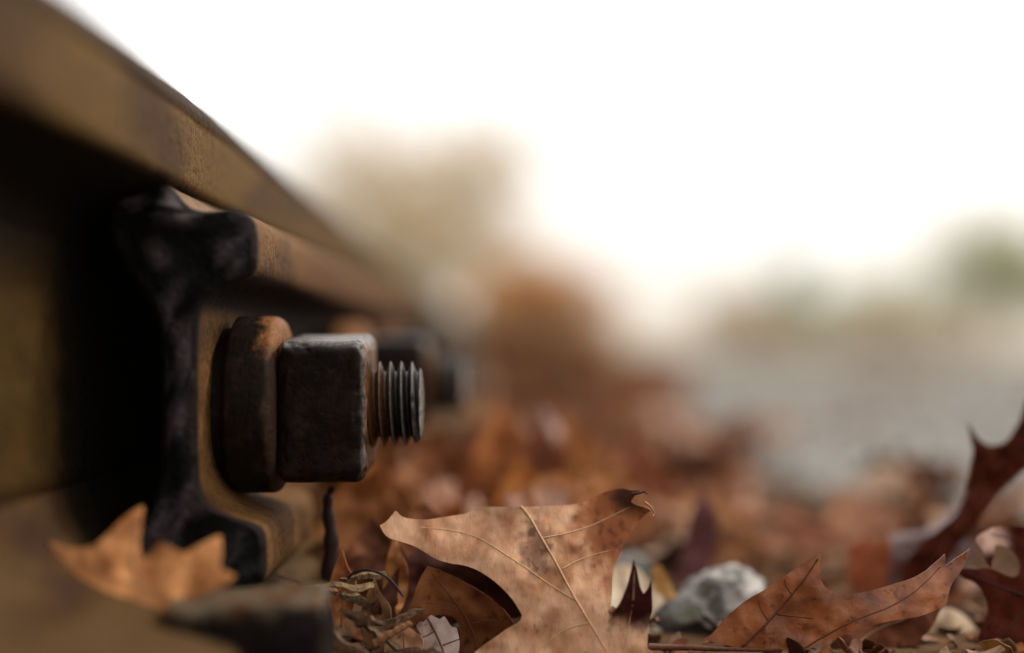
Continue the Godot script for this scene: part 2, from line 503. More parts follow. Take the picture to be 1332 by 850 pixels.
func make_named_leaves() -> void:
	var L := {
		folded = {at = mm(7.6, 3.2, 400),
		outline = [-43.0, 35.0, -41.1, 35.9, -38.7, 38.9, -37.4, 37.6, -35.9, 36.8, -30.3, 36.1, -22.7, 37.0, -17.9, 37.6, -16.2, 39.4, -8.6, 39.6, 0.0, 39.8, 14.1, 40.0, 18.4, 41.7, 22.7, 43.7, 27.0, 44.8, 29.8, 44.1, 32.0, 44.3, 30.3, 43.0, 29.4, 41.1, 31.4, 40.0, 33.5, 39.8, 35.2, 38.7, 33.7, 37.6, 32.0, 35.7, 28.5, 31.4, 24.9, 25.9, 23.1, 21.6, 22.7, 16.2, 22.1, 13.4, 23.8, 14.5, 25.5, 18.4, 26.8, 22.7, 27.9, 28.1, 29.0, 24.9, 29.8, 20.1, 30.9, 18.2, 32.0, 19.7, 32.9, 22.5, 33.3, 16.2, 33.5, 12.3, 32.6, 8.2, 32.0, 3.2, 31.6, -2.6, 19.5, -3.9, 2.2, -3.9, -17.3, -3.9, -16.9, 0.0, -14.1, 2.8, -9.5, 5.6, -5.6, 8.4, -3.5, 9.3, -2.4, 11.2, -3.5, 13.4, -5.6, 16.4, -9.5, 20.1, -14.1, 22.7, -18.6, 24.0, -23.1, 24.4, -27.0, 25.5, -30.9, 28.1, -35.2, 30.1, -40.9, 31.6],
		veins = [[-2.6, 39.8, 0.0, 36.8, 3.2, 31.4, 7.6, 24.2, 11.9, 16.2, 16.2, 9.7, 23.8, -3.0],
			[12.5, 15.1, 5.4, 19.0, 0.0, 22.9, -6.5, 27.0, -17.3, 32.4, -31.4, 34.2],
			[16.2, 9.5, 10.8, 8.2, 5.4, 5.2, 0.0, 0.0],
			[3.2, 31.4, 10.8, 32.4, 19.5, 34.6, 29.2, 39.4],
			[8.2, 22.9, 15.1, 25.9, 23.8, 27.7],
			[23.8, -2.6, 27.0, 6.5, 28.1, 17.3, 28.1, 24.9]]},
		under = {at = mm(-10.0, 0.7, 412),
		outline = [-12.0, 25.2, -14.5, 21.2, -16.0, 16.7, -17.8, 12.2, -19.6, 7.8, -17.4, 7.1, -15.4, 8.5, -11.1, 10.5, -6.7, 11.1, -3.6, 9.4, -2.4, 5.3, -2.9, 0.0, -4.5, -4.0, 6.7, -4.0, 7.1, 0.0, 10.0, 4.0, 13.8, 7.1, 12.0, 10.7, 6.7, 15.6, 0.4, 19.6, -5.6, 22.7],
		veins = [[3.3, -3.6, 0.4, 7.8, -4.5, 15.6, -10.7, 22.7],
			[0.4, 7.8, 5.6, 9.4, 11.1, 8.5],
			[-2.2, 12.2, -7.8, 14.5, -14.5, 14.5]]},
		pale_piece = {at = mm(-18.6, 2.4, 404),
		outline = [-6.3, 7.4, -5.2, 8.7, -4.4, 8.3, -2.2, 10.3, 0.4, 9.2, 1.7, 10.0, 3.9, 7.0, 5.2, 7.0, 6.3, 3.1, 5.9, 0.0, 4.8, -3.9, -2.2, -3.9, -4.1, 0.0, -3.5, 0.9, -5.0, 2.6, -4.6, 4.8],
		veins = [[-3.1, 9.6, -0.9, 6.1, 1.1, 2.2, 3.3, -3.5],
			[-0.9, 6.1, -3.1, 4.8, -4.8, 4.4],
			[1.1, 2.2, 4.4, 3.3, 6.3, 3.9]]},
		lobed = {at = mm(90.9, 2.2, 405),
		outline = [-33.5, 3.1, -30.9, 4.6, -26.7, 9.9, -21.7, 14.4, -14.9, 18.6, -8.8, 23.2, -4.6, 26.3, -0.9, 28.5, -1.3, 24.3, -1.3, 21.5, 0.0, 19.0, 2.6, 17.5, 5.7, 16.9, 12.5, 18.2, 20.6, 20.4, 27.8, 22.5, 34.2, 26.7, 35.5, 28.0, 35.5, 24.5, 39.4, 26.7, 43.3, 29.1, 42.0, 25.2, 39.8, 22.3, 36.3, 18.4, 35.0, 13.6, 26.3, 10.9, 17.5, 10.3, 8.8, 7.9, 0.4, 3.7, -7.7, 0.7, -21.9, 0.4],
		veins = [[-23.0, 0.9, -16.4, 7.7, -8.8, 16.4, -1.8, 26.7],
			[-13.1, 10.9, -6.6, 10.3, -3.3, 10.1],
			[-15.3, 8.8, -17.5, 12.0, -18.0, 14.2],
			[-7.7, 0.7, 6.6, 9.9, 21.9, 15.3, 33.9, 24.1],
			[-8.8, 16.4, -10.5, 18.6, -10.9, 20.6]]},
		shaded = {at = mm(118.3, -2.1, 425),
		outline = [-13.8, 9.2, -4.6, 13.8, 4.6, 16.1, 13.3, 17.9, 14.7, 14.7, 11.9, 10.8, 8.3, 6.9, 4.1, 2.8, -1.1, -3.4, -20.7, -4.1, -25.3, 0.0, -20.7, 4.6],
		veins = [[-23.0, -1.1, -11.5, 4.6, 0.0, 9.2, 12.6, 14.9],
			[-11.5, 4.6, -9.2, 1.1, -2.3, 0.0]]},
		dark = {at = mm(150.5, -2.1, 425),
		outline = [-14.7, 24.6, -11.9, 25.0, -9.0, 24.4, -6.2, 25.0, -3.2, 24.6, 0.0, 23.0, 2.8, 22.1, 4.6, 23.4, 5.3, 26.2, 3.9, 29.4, 0.9, 31.2, -2.3, 31.7, -3.0, 28.7, -4.1, 24.8, -5.5, 26.9, -6.4, 30.3, -7.8, 32.6, -7.1, 34.0, -2.3, 35.8, 1.8, 37.2, 8.0, 37.2, 14.9, 34.5, 18.4, 20.7, 17.2, -3.4, -4.6, -4.1, -7.4, 1.6, -9.2, 4.8, -7.1, 8.3, -5.5, 11.9, -6.0, 16.1, -7.8, 19.3, -9.6, 21.1, -12.4, 21.8],
		veins = [[17.2, 11.5, 8.0, 16.1, 0.0, 18.4, -11.0, 23.4],
			[8.0, 16.1, 8.0, 25.3, 4.6, 33.3, -2.3, 34.5],
			[8.0, 14.9, 2.3, 9.2, -5.7, 2.8]]},
		upper = {at = mm(161.3, 26.5, 470),
		outline = [-8.9, 38.4, -7.4, 35.6, -5.6, 32.8, -3.0, 30.7, 0.0, 30.2, 3.6, 31.2, 6.6, 35.1, 8.6, 40.1, 10.4, 45.2, 15.2, 50.8, 24.1, 45.7, 25.9, 35.6, 20.8, 27.9, 10.7, 22.4, 2.0, 14.0, -2.5, 8.1, -8.1, 0.0, -16.5, -11.4, -27.9, -22.9, -30.0, -13.2, -25.4, -3.8, -17.3, 3.0, -11.2, 8.1, -8.4, 14.0, -7.1, 25.4, -7.9, 33.0],
		veins = [[-26.7, -20.3, -16.5, -3.8, -5.1, 16.5, 7.6, 29.2, 22.9, 43.2],
			[-5.1, 16.5, -6.4, 25.4, -8.4, 37.3],
			[7.6, 29.2, 10.2, 36.8, 10.9, 43.7]]},
		sheen = {at = mm(147.3, 1.0, 500),
		outline = [-10.0, 24.3, -5.4, 23.2, 1.4, 24.3, 8.1, 28.1, 15.7, 33.8, 20.3, 29.2, 18.4, 18.4, 14.9, 8.1, 8.1, -4.1, -8.1, -5.4, -13.5, 2.7, -11.4, 12.2],
		veins = [[-9.5, -4.1, -1.4, 9.5, 6.8, 21.6, 15.7, 32.4],
			[-1.4, 9.5, -5.4, 16.2, -9.2, 23.0]]},
		red_piece = {at = mm(132.3, -3.5, 510),
		outline = [-8.0, 21.5, -5.8, 22.6, -1.9, 24.8, -0.6, 22.1, 3.0, 23.2, 6.9, 24.8, 9.1, 21.5, 10.2, 13.8, 8.5, 2.8, 6.9, -5.5, -6.9, -5.5, -8.5, 5.5, -9.1, 13.8],
		veins = [[0.0, -5.0, 0.0, 5.5, -1.4, 20.7]]},
		base_leaf = {at = mm(-88.6, 24.2, 345),
		outline = [-24.1, 17.5, -20.5, 16.0, -16.6, 15.3, -11.6, 16.0, -8.4, 19.0, -5.2, 22.9, -1.1, 25.4, -0.6, 20.3, -1.3, 15.9, 0.7, 12.3, 2.2, 14.7, 4.3, 17.0, 8.0, 15.7, 10.4, 14.4, 14.4, 16.6, 18.8, 18.6, 19.8, 14.7, 19.4, 11.2, 23.9, 9.3, 20.5, 6.3, 14.4, 4.7, 9.7, 3.2, 7.8, -0.4, 4.3, -4.1, 0.4, -3.4, -3.9, -0.7, -9.7, 2.4, -15.3, 5.6, -19.8, 10.1],
		veins = [[4.3, -3.4, 1.9, 3.7, -2.8, 13.1, -1.5, 23.3],
			[1.9, 3.7, 8.4, 9.3, 17.7, 16.8],
			[0.9, 6.5, -9.3, 10.3, -22.0, 16.4]]},
		plum = {at = mm(71.6, -7.1, 530),
		outline = [-3.4, 25.8, -1.7, 33.8, 0.9, 40.1, 2.9, 43.0, 5.2, 38.7, 8.3, 36.7, 8.9, 28.6, 7.2, 20.1, 4.9, 11.5, 1.4, -2.9, -10.6, -4.3, -9.5, 5.7, -6.0, 15.8],
		veins = [[-4.3, -2.9, 0.9, 17.2, 3.2, 40.1]]},
		amber = {at = mm(51.6, -1.0, 455),
		outline = [-4.2, 19.2, -1.7, 20.7, 0.5, 18.4, 3.2, 12.3, 5.7, 6.1, 6.1, 1.2, 1.7, -0.5, -0.7, 4.9, -3.2, 11.1],
		veins = [[3.7, 0.5, 0.7, 9.8, -2.5, 19.2]]},
		cream = {at = mm(43.8, -4.9, 450),
		outline = [-8.5, 23.1, -4.9, 23.8, 0.0, 22.4, 4.9, 17.0, 9.0, 10.9, 8.0, 3.6, 3.6, -1.2, -8.5, -2.4, -10.9, 9.7],
		veins = [[2.4, -1.2, -2.4, 9.7, -5.6, 22.4]]},
		standing = {at = mm(22.7, 22.5, 600),
		outline = [-10.4, 19.5, -6.8, 32.4, -5.8, 41.5, -1.6, 40.5, 1.0, 34.1, 2.6, 25.9, 6.5, 27.6, 8.8, 35.0, 13.0, 32.4, 12.0, 22.7, 16.2, 19.5, 21.1, 13.0, 24.3, 3.2, 21.1, -9.7, -1.6, -13.0, -8.8, -9.7, -12.0, 6.5],
		veins = [[4.9, -11.4, 1.6, 6.5, -4.2, 37.3],
			[2.9, 0.0, 11.4, 13.0, 10.7, 31.8]]},
		ember = {at = mm(9.5, 25.3, 500),
		outline = [-13.5, 0.0, -9.5, 5.9, 0.0, 10.8, 2.7, 17.6, 10.8, 19.5, 16.2, 15.7, 27.0, 21.1, 35.7, 18.4, 33.0, 12.2, 21.6, 5.9, 18.9, -2.7, -10.8, -4.1],
		veins = [[-10.8, -2.7, 2.7, 5.9, 33.8, 17.6]]},
		pale_low = {at = mm(140.7, -6.3, 445),
		outline = [-13.2, 1.2, -10.8, 7.2, -6.0, 12.0, -0.5, 13.5, 4.3, 11.5, 8.4, 6.7, 13.2, 1.2, 12.0, -4.3, -12.0, -4.3],
		veins = [[-10.1, -3.8, -6.0, 2.9, 0.0, 12.0],
			[-6.0, 2.9, 1.2, 3.6, 8.4, 4.8]]},
		pink_mid = {at = mm(170.6, -5.3, 520),
		outline = [-9.0, 7.0, -4.8, 11.8, 1.7, 12.6, 6.5, 7.9, 7.3, 0.0, 3.7, -7.0, -6.2, -7.0],
		veins = [[-3.4, -6.2, 0.0, 2.8, 1.1, 11.2]]}}
	# x to the right, y up, z towards the camera, in the leaf's own millimetres
	var lean := func(slope: float, mid: float, wave: float, key: float) -> Callable:
		return func(p: Vector2) -> Vector3:
			return Vector3(p.x, p.y, -(p.y - mid) * slope + wave * blotch.get_noise_2d(p.x * 0.5 + key * 91, p.y * 0.5))
	# the large leaf in front: leans back, its right tip and its dark lobe bent forward, the rim of its bay rolled up
	var bay := Vector2(-9.0, 17.0)
	var bend_folded := func(p: Vector2) -> Vector3:
		var z := -(p.y - 18.0) * 0.55 + 3.5 * blotch.get_noise_2d(p.x * 0.32, p.y * 0.32) - 0.13 * absf((p.x + 2.6) * 0.86 + (p.y - 40.0) * 0.51)
		if p.x > 20.0 and p.y > 33.0:
			z += 0.55 * (p.x - 20.0) * smoothstep(33.0, 44.0, p.y)
		if p.x - 22.6 - (p.y - 13.0) * 0.3 > 0.0 and p.y < 28.8:
			z += (p.y - 8.0) * 1.0 * smoothstep(8.0, 14.0, p.y)
		if p.x < -18.0:
			z += 0.012 * (p.x + 18.0) * (p.x + 18.0)
		z += 5.0 * exp(-(p - bay).length_squared() / 120.0)
		return Vector3(p.x, p.y, z)
	var tint_folded := func(p: Vector2) -> Color:
		var c := lin(0.57, 0.315, 0.185)
		c = c.lerp(lin(0.33, 0.145, 0.06), smoothstep(-0.1, 0.4, blotch.get_noise_2d(p.x * 0.8 + 40, p.y * 0.8 + 9)) * 0.75)
		var tip := smoothstep(20.0, 9.0, (p - Vector2(27, 35)).length() + 6.0 * blotch.get_noise_2d(p.x * 2, p.y * 2))
		c = c.lerp(lin(0.26, 0.075, 0.022), tip * 0.9)
		var dark_tip := smoothstep(6.5, 2.0, (p - Vector2(28.5, 42.5)).length())
		c = c.lerp(lin(0.035, 0.012, 0.008), dark_tip * 0.9)  # small, very dark spot at the upper right tip
		var patch := smoothstep(8.0, 3.0, ((p - Vector2(2.0, 28.0)) * Vector2(1.3, 0.7)).length() + 5.0 * grain.get_noise_2d(p.x * 0.5, p.y * 0.5))
		c = c.lerp(lin(0.13, 0.055, 0.035), patch * 0.65)
		var lobe := p.x - 22.6 - (p.y - 13.0) * 0.3
		if lobe > 0.0 and p.y < 28.8:
			c = c.lerp(lin(0.06, 0.013, 0.014), smoothstep(6.0, 12.0, p.y + 4.0 * blotch.get_noise_2d(p.x * 1.5, p.y * 1.5)))
		var dirty := maxf(patch, tip * 0.8) + 0.35 * smoothstep(0.1, 0.5, blotch.get_noise_2d(p.x + 11, p.y + 80))
		c = c.lerp(lin(0.05, 0.02, 0.012), 0.6 * dirty * smoothstep(0.15, 0.4, grain.get_noise_2d(p.x * 0.5 + 300, p.y * 0.5)))
		return shade(c, p, 1.0, 0.16)
	var plain := func(c: Color, key: float, depth: float) -> Callable:
		return func(p: Vector2) -> Color: return shade(c, p, key, depth)
	# [shape, name, label, bend, tint, vein colour, material, point spacing]
	var table := [
		["folded", "large tan oak leaf leaning below the bolt, with a dark pointed lobe on its right", bend_folded, tint_folded, lin(0.55, 0.33, 0.18), M.fine_leaf, 0.7],
		["under", "brown oak leaf in shade under the bay of the large tan leaf", func(p: Vector2) -> Vector3:
			return Vector3(p.x, p.y, -4.0 + 0.15 * p.y + 0.012 * p.x * p.x + 3.0 * blotch.get_noise_2d(p.x * 0.5, p.y * 0.5)), plain.call(lin(0.26, 0.095, 0.035), 2.0, 0.4), lin(0.2, 0.09, 0.04), M.leaf, 1.3],
		["pale_piece", "small pale pinkish leaf with dark veins at the foot of the large tan leaf", lean.call(0.5, 3.0, 1.5, 3.0), plain.call(lin(0.42, 0.3, 0.26), 3.0, 0.35), lin(0.16, 0.07, 0.06), M.leaf, 0.9],
		["lobed", "glossy chestnut oak leaf standing on edge right of the large tan leaf", func(p: Vector2) -> Vector3:
			return Vector3(p.x, p.y, 5.0 * sin(p.x * 0.06 + 0.8) - (p.y - 10.0) * 0.12 + 2.0 * blotch.get_noise_2d(p.x * 0.4, p.y * 0.4)), plain.call(lin(0.27, 0.08, 0.024), 4.0, 0.5), lin(0.13, 0.045, 0.02), M.gloss_leaf, 0.9],
		["shaded", "mottled dark brown leaf tucked behind the chestnut leaf's lower edge", lean.call(0.5, 8.0, 4.0, 5.0), plain.call(lin(0.10, 0.032, 0.015), 5.0, 0.7), lin(0.2, 0.1, 0.05), M.dull_leaf, 1.2],
		["dark", "dark red oak leaf with a pale curled flap at the right edge", func(p: Vector2) -> Vector3:
			var flap := smoothstep(27.0, 33.0, p.y) * smoothstep(4.0, -2.0, p.x)
			return Vector3(p.x, p.y, -(p.y - 12.0) * 0.15 + 2.5 * blotch.get_noise_2d(p.x * 0.5, p.y * 0.5 + 60) + flap * 4.0 - flap * (p.y - 27.0) * 0.9), func(p: Vector2) -> Color:
			var flap := smoothstep(27.5, 31.0, p.y) * smoothstep(4.0, 0.0, p.x)
			return shade(lin(0.07, 0.014, 0.008).lerp(lin(0.4, 0.25, 0.2), flap), p, 6.0, 0.35), lin(0.05, 0.012, 0.008), M.dull_leaf, 1.0],
		["upper", "tall dark maroon leaf at the right edge, horned against the grey path", lean.call(-0.15, 10.0, 5.0, 7.0), plain.call(lin(0.08, 0.018, 0.01), 7.0, 0.3), lin(0.1, 0.03, 0.02), M.dull_leaf, 1.4],
		["sheen", "dark curled leaf with a bluish sheen on its top, between the chestnut and maroon leaves", func(p: Vector2) -> Vector3:
			var over := maxf(p.y - 22.0 - 0.25 * p.x, 0.0)
			return Vector3(p.x, p.y - over * 0.45, -over * 1.5 + 2.0 * blotch.get_noise_2d(p.x * 0.6, p.y * 0.6)), plain.call(lin(0.09, 0.03, 0.024), 8.0, 0.3), lin(0.08, 0.03, 0.02), M.waxy_leaf, 1.4],
		["red_piece", "short red-orange leaf standing behind the chestnut leaf's notch", lean.call(0.2, 10.0, 2.0, 9.0), plain.call(lin(0.36, 0.1, 0.04), 9.0, 0.3), lin(0.2, 0.06, 0.03), M.leaf, 1.4],
		["base_leaf", "orange tan oak leaf lying on the foot of the rail, out of focus", func(p: Vector2) -> Vector3:
			return Vector3(p.x, p.y, -(p.y - 6.0) * 0.5 + 3.0 * blotch.get_noise_2d(p.x * 0.5, p.y * 0.5 + 20)), plain.call(lin(0.66, 0.29, 0.11), 10.0, 0.55), lin(0.5, 0.26, 0.13), M.leaf, 1.2],
		["plum", "upright plum coloured leaf behind the dark lobe, beside the grey stone", lean.call(0.1, 10.0, 3.0, 11.0), plain.call(lin(0.15, 0.06, 0.06), 11.0, 0.3), lin(0.1, 0.04, 0.04), M.dull_leaf, 1.4],
		["amber", "narrow amber leaf upright between the large tan leaf and the grey stone", lean.call(0.2, 8.0, 1.5, 12.0), plain.call(lin(0.5, 0.27, 0.09), 12.0, 0.3), lin(0.4, 0.2, 0.07), M.leaf, 1.2],
		["cream", "cream coloured leaf behind the dark lobe of the large tan leaf", lean.call(0.8, 8.0, 2.0, 13.0), plain.call(lin(0.62, 0.5, 0.36), 13.0, 0.2), lin(0.5, 0.38, 0.26), M.leaf, 1.3],
		["standing", "tall ragged orange brown leaf standing behind the large tan leaf, pale pointed tip", lean.call(0.1, 10.0, 5.0, 14.0), func(p: Vector2) -> Color:
			return shade(lin(0.36, 0.14, 0.045).lerp(lin(0.6, 0.42, 0.36), smoothstep(24.0, 30.0, p.y) * smoothstep(6.0, 0.0, p.x)), p, 14.0, 0.4), lin(0.3, 0.12, 0.04), M.leaf, 1.6],
		["ember", "brown leaf lying directly behind the top edge of the large tan leaf", lean.call(0.9, 8.0, 4.0, 15.0), plain.call(lin(0.27, 0.1, 0.035), 15.0, 0.5), lin(0.3, 0.12, 0.04), M.leaf, 1.6],
		["pale_low", "pale cream leaf with fine veins on the ground under the dark red leaf", lean.call(0.7, 4.0, 2.0, 16.0), plain.call(lin(0.62, 0.46, 0.32), 16.0, 0.25), lin(0.4, 0.26, 0.17), M.leaf, 1.2],
		["pink_mid", "pinkish tan leaf seen through the gap left of the dark red leaf", lean.call(0.5, 8.0, 2.0, 17.0), plain.call(lin(0.48, 0.27, 0.19), 17.0, 0.25), lin(0.4, 0.2, 0.14), M.leaf, 1.5],
	]
	for row in table:
		var s: Dictionary = L[row[0]]
		var o := thing("oak_leaf", row[1], "leaf", s.at)
		var veins := []
		for v in s.veins:
			veins.append(pairs(v))
		var stalk := PackedVector3Array()
		if row[0] == "lobed":          # its long stalk lies along the ground to the left
			for p in [Vector3(-12, 0.9, 1), Vector3(-20, 1.5, 3), Vector3(-30, 2.2, 5), Vector3(-40, 2.6, 5), Vector3(-50, 2.7, 4)]:
				stalk.append(p)
		var vc: Color = row[4]
		leaf(o, rounded(pairs(s.outline), true, 2, 55.0 if row[0] != "pale_piece" else 24.0), veins, row[2], row[3], func(_p): return vc, row[5], row[6], 0.45 if row[0] != "folded" else 0.4, stalk)
	# bristle tips of the large leaf
	var st := SurfaceTool.new()
	st.begin(Mesh.PRIMITIVE_TRIANGLES)
	tube(st, PackedVector3Array([Vector3(33, 41.5, -8.5), Vector3(34.6, 40.3, -8), Vector3(35.6, 38.6, -7.5), Vector3(35.2, 37.6, -7.2)]), func(t): return 0.35 - 0.2 * t, 6, flat_tint(lin(0.4, 0.2, 0.1)))
	tube(st, PackedVector3Array([Vector3(29, 44.0, -6), Vector3(31, 44.3, -5.6), Vector3(32.4, 44.8, -5.4), Vector3(33.4, 44.2, -5.2)]), func(t): return 0.5 - 0.3 * t, 6, flat_tint(lin(0.06, 0.02, 0.015)))
	part("bristle_tip", finish(st), M.vein, get_node("oak_leaf"))


func make_litter() -> void:
	# fallen leaves: twelve curled kinds, then copies laid out along the rail
	var colors := [lin(0.46, 0.21, 0.11), lin(0.45, 0.15, 0.035), lin(0.27, 0.085, 0.025), lin(0.12, 0.032, 0.025), lin(0.54, 0.31, 0.19), lin(0.37, 0.13, 0.04),
		lin(0.50, 0.23, 0.13), lin(0.20, 0.07, 0.03), lin(0.58, 0.38, 0.26), lin(0.43, 0.14, 0.03), lin(0.33, 0.1, 0.045), lin(0.48, 0.2, 0.06)]
	var words := ["pinkish tan", "rusty orange", "dark brown", "maroon", "pale tan", "chestnut", "rosy tan", "umber", "cream tan", "bright orange brown", "reddish brown", "amber brown"]
	var protos := []
	for k in 12:
		var r := RandomNumberGenerator.new()
		r.seed = 500 + k
		var length := r.randf_range(60, 92)
		var made := oak_outline(length, length * r.randf_range(0.62, 0.85), r)
		var bend := curl(length, r.randf_range(-0.2, 0.75), r.randf_range(-0.9, 1.5), r.randf_range(-0.9, 0.9), r.randf_range(4, 9), k)
		var o := Node3D.new()
		var c: Color = colors[k] * (0.8 if k % 2 else 0.66)
		var stalk := PackedVector3Array()
		for p in [Vector3(0, 0, -1), Vector3(1.5, 0.5, 8), Vector3(2, 2.5, 16), Vector3(4, 5, 23)]:
			stalk.append(p)
		leaf(o, made[0], made[1], bend, func(p): return shade(c, p, k, 0.45), func(_p): return c * 0.75, M.leaf if k % 3 else M.gloss_leaf, 2.6, 0.55, stalk)
		protos.append(o)
	var lay := func(k: int, x: float, d: float, up: float, tilt: float, size: float) -> Transform3D:
		var b := Basis(Vector3.UP, rng.randf() * TAU) * Basis(Vector3(cos(tilt * 40.0), 0, sin(tilt * 40.0)), tilt)
		b = b * Basis(Vector3.UP, rng.randf() * TAU)
		b = b.scaled(Vector3.ONE * size)
		var box: AABB = (protos[k].get_child(0) as MeshInstance3D).mesh.get_aabb()
		var low := 1e9
		for i in 8:
			low = minf(low, (b * box.get_endpoint(i)).y)
		var centre := b * box.get_center()
		return Transform3D(b, Vector3(x * 0.001 - centre.x, up * 0.001 - low * 0.75, -d * 0.001 - centre.z))
	var spots := []
	# a thick bed beside the joint
	for i in 112:
		var d := 455.0 + 500.0 * pow(rng.randf(), 0.9)
		var x := rng.randf_range(-25, 0.36 * d)
		if x > 0.15 * d and rng.randf() < 0.45:
			x = rng.randf_range(-20, 0.14 * d)
		if d > 760 and x > 0.16 * d or d < 560 and (x > 0.22 * d or x > 28.0):
			continue
		spots.append([x, d, rng.randf_range(0, 6), absf(rng.randfn(0.0, 0.4))])
	# on the foot of the rail and against the joint bar
	for i in 22:
		var x := rng.randf_range(-72, -22)
		spots.append([x, rng.randf_range(500, 960), rng.randf_range(4, 12) + (32.0 if x < -45.0 else 0.0), absf(rng.randfn(0.0, 0.3))])
	# some propped up behind the bolt
	for i in 5:
		spots.append([rng.randf_range(-10, 60), rng.randf_range(750, 1100), rng.randf_range(0, 5), rng.randf_range(0.6, 1.0)])
	# a strip along the rail
	for i in 120:
		var d := 900.0 + 2600.0 * pow(rng.randf(), 1.4)
		spots.append([rng.randf_range(-30, 0.125 * d), d, rng.randf_range(0, 9), absf(rng.randfn(0.0, 0.5))])
	# strays on the path
	for i in 10:
		var d := rng.randf_range(1300, 3500)
		spots.append([rng.randf_range(0.15, 0.4) * d, d, 3.0, absf(rng.randfn(0.0, 0.3))])
	var named := {}
	for s in spots:
		var k := rng.randi() % 12
		var tilt: float = s[3]
		var size := rng.randf_range(0.72, 1.05)
		var most := 0.014 if s[1] < 452 else 0.024 if s[1] < 570 else 0.040 if s[1] < 700 else 0.055
		if s[0] < -45:
			most = 0.066
		var at: Transform3D = lay.call(k, s[0], s[1], s[2], tilt, size)
		var blade: AABB = (protos[k].get_child(0) as MeshInstance3D).mesh.get_aabb()
		for again in 12:
			if (at * blade).end.y < most:
				break
			tilt *= 0.75
			at = lay.call(k, s[0], s[1], s[2] * 0.5, tilt, size * (1.0 if again < 6 else 0.8))
		var o: Node3D = protos[k].duplicate()
		o.name = numbered("fallen_leaf")
		o.transform = at
		add_child(o)
		var u: float = s[0] / s[1]
		var far := "under the front leaves" if s[1] < 452 else "just past the bolt" if s[1] < 540 else "level with the second bolt" if s[1] < 690 else "level with the third bolt" if s[1] < 860 else "past the joint bar" if s[1] < 1300 else "well past the bar" if s[1] < 2000 else "far along the rail"
		var side := "close to the rail" if u < -0.01 else "behind the nut" if u < 0.02 else "behind the large tan leaf" if u < 0.075 else "behind its dark lobe" if u < 0.115 else "behind the grey stone" if u < 0.17 else "behind the chestnut leaf" if u < 0.28 else "behind the maroon leaf"
		var pose := "flat" if tilt < 0.25 else "tilted" if tilt < 0.6 else "upright"
		var label := "%s %s leaf %s, %s" % [pose, words[k], far, side]
		if not named.has(label):
			named[label] = []
		named[label].append(o)
	for label in named:
		var same: Array = named[label]
		same.sort_custom(func(a, b): return a.position.z > b.position.z)
		for i in same.size():
			var which: String = "" if same.size() == 1 else ["nearest ", "second ", "third ", "fourth ", "farthest "][mini(i, 4)]
			tag(same[i], which + label, "leaf", "fallen leaves beside the rail")
	# beyond: one mass
	var mm_ := MultiMesh.new()
	mm_.transform_format = MultiMesh.TRANSFORM_3D
	mm_.use_colors = true
	mm_.mesh = (protos[0].get_child(0) as MeshInstance3D).mesh
	var count := 1500
	mm_.instance_count = count
	for i in count:
		var d := 2600.0 + 13000.0 * pow(rng.randf(), 1.5)
		mm_.set_instance_transform(i, lay.call(0, rng.randf_range(-60, 0.125 * d), d, rng.randf_range(0, 15), absf(rng.randfn(0.0, 0.5)), rng.randf_range(0.8, 1.3)))
		var c: Color = colors[rng.randi() % 12]
		mm_.set_instance_color(i, Color(c.r / 0.46, c.g / 0.21, c.b / 0.11))
	var o := MultiMeshInstance3D.new()
	o.name = "leaf_litter"
	o.multimesh = mm_
	o.material_override = M.leaf
	add_child(o)
	tag(o, "far brown leaf litter along the rail, blurred into one mass", "leaf litter")
	o.set_meta("kind", "stuff")
	# crumbs of broken leaf and bark on the ground between
	var bits := MultiMesh.new()
	bits.transform_format = MultiMesh.TRANSFORM_3D
	bits.use_colors = true
	bits.mesh = sheet(PackedVector2Array([Vector2(-4, -2), Vector2(-3, 1), Vector2(-1, 3.2), Vector2(1.5, 2), Vector2(4, 2.6), Vector2(3, -1), Vector2(0.5, -2.8)]), 1.2, func(p): return Vector3(p.x, 0.6 + 0.09 * p.x * p.x - 0.05 * p.y * p.y + 0.2 * p.x, p.y), func(_p): return Color.WHITE, 0.35)
	bits.instance_count = 1500
	for i in 1500:
		var d := 366.0 + 420.0 * rng.randf()
		var x := rng.randf_range(-48, 0.45 * d)
		var b := Basis(Vector3.UP, rng.randf() * TAU) * Basis(Vector3.RIGHT, rng.randfn(0.0, 0.5)) * Basis(Vector3.UP, rng.randf() * TAU)
		bits.set_instance_transform(i, Transform3D(b.scaled(Vector3(1, 1, rng.randf_range(0.4, 1.1)) * rng.randf_range(0.4, 1.5)), Vector3(x, rng.randf_range(-0.5, 1.5), -d) * 0.001))
		var c: Color = colors[rng.randi() % 12] * rng.randf_range(0.12, 0.6)
		bits.set_instance_color(i, c)
	var crumbs := MultiMeshInstance3D.new()
	crumbs.name = "leaf_crumbs"
	crumbs.multimesh = bits
	crumbs.material_override = M.leaf
	add_child(crumbs)
	tag(crumbs, "broken brown leaf crumbs covering the ground between the leaves", "leaf crumbs")
	crumbs.set_meta("kind", "stuff")
	for p in protos:
		p.free()


# ---------------------------------------------------------------- rail and joint

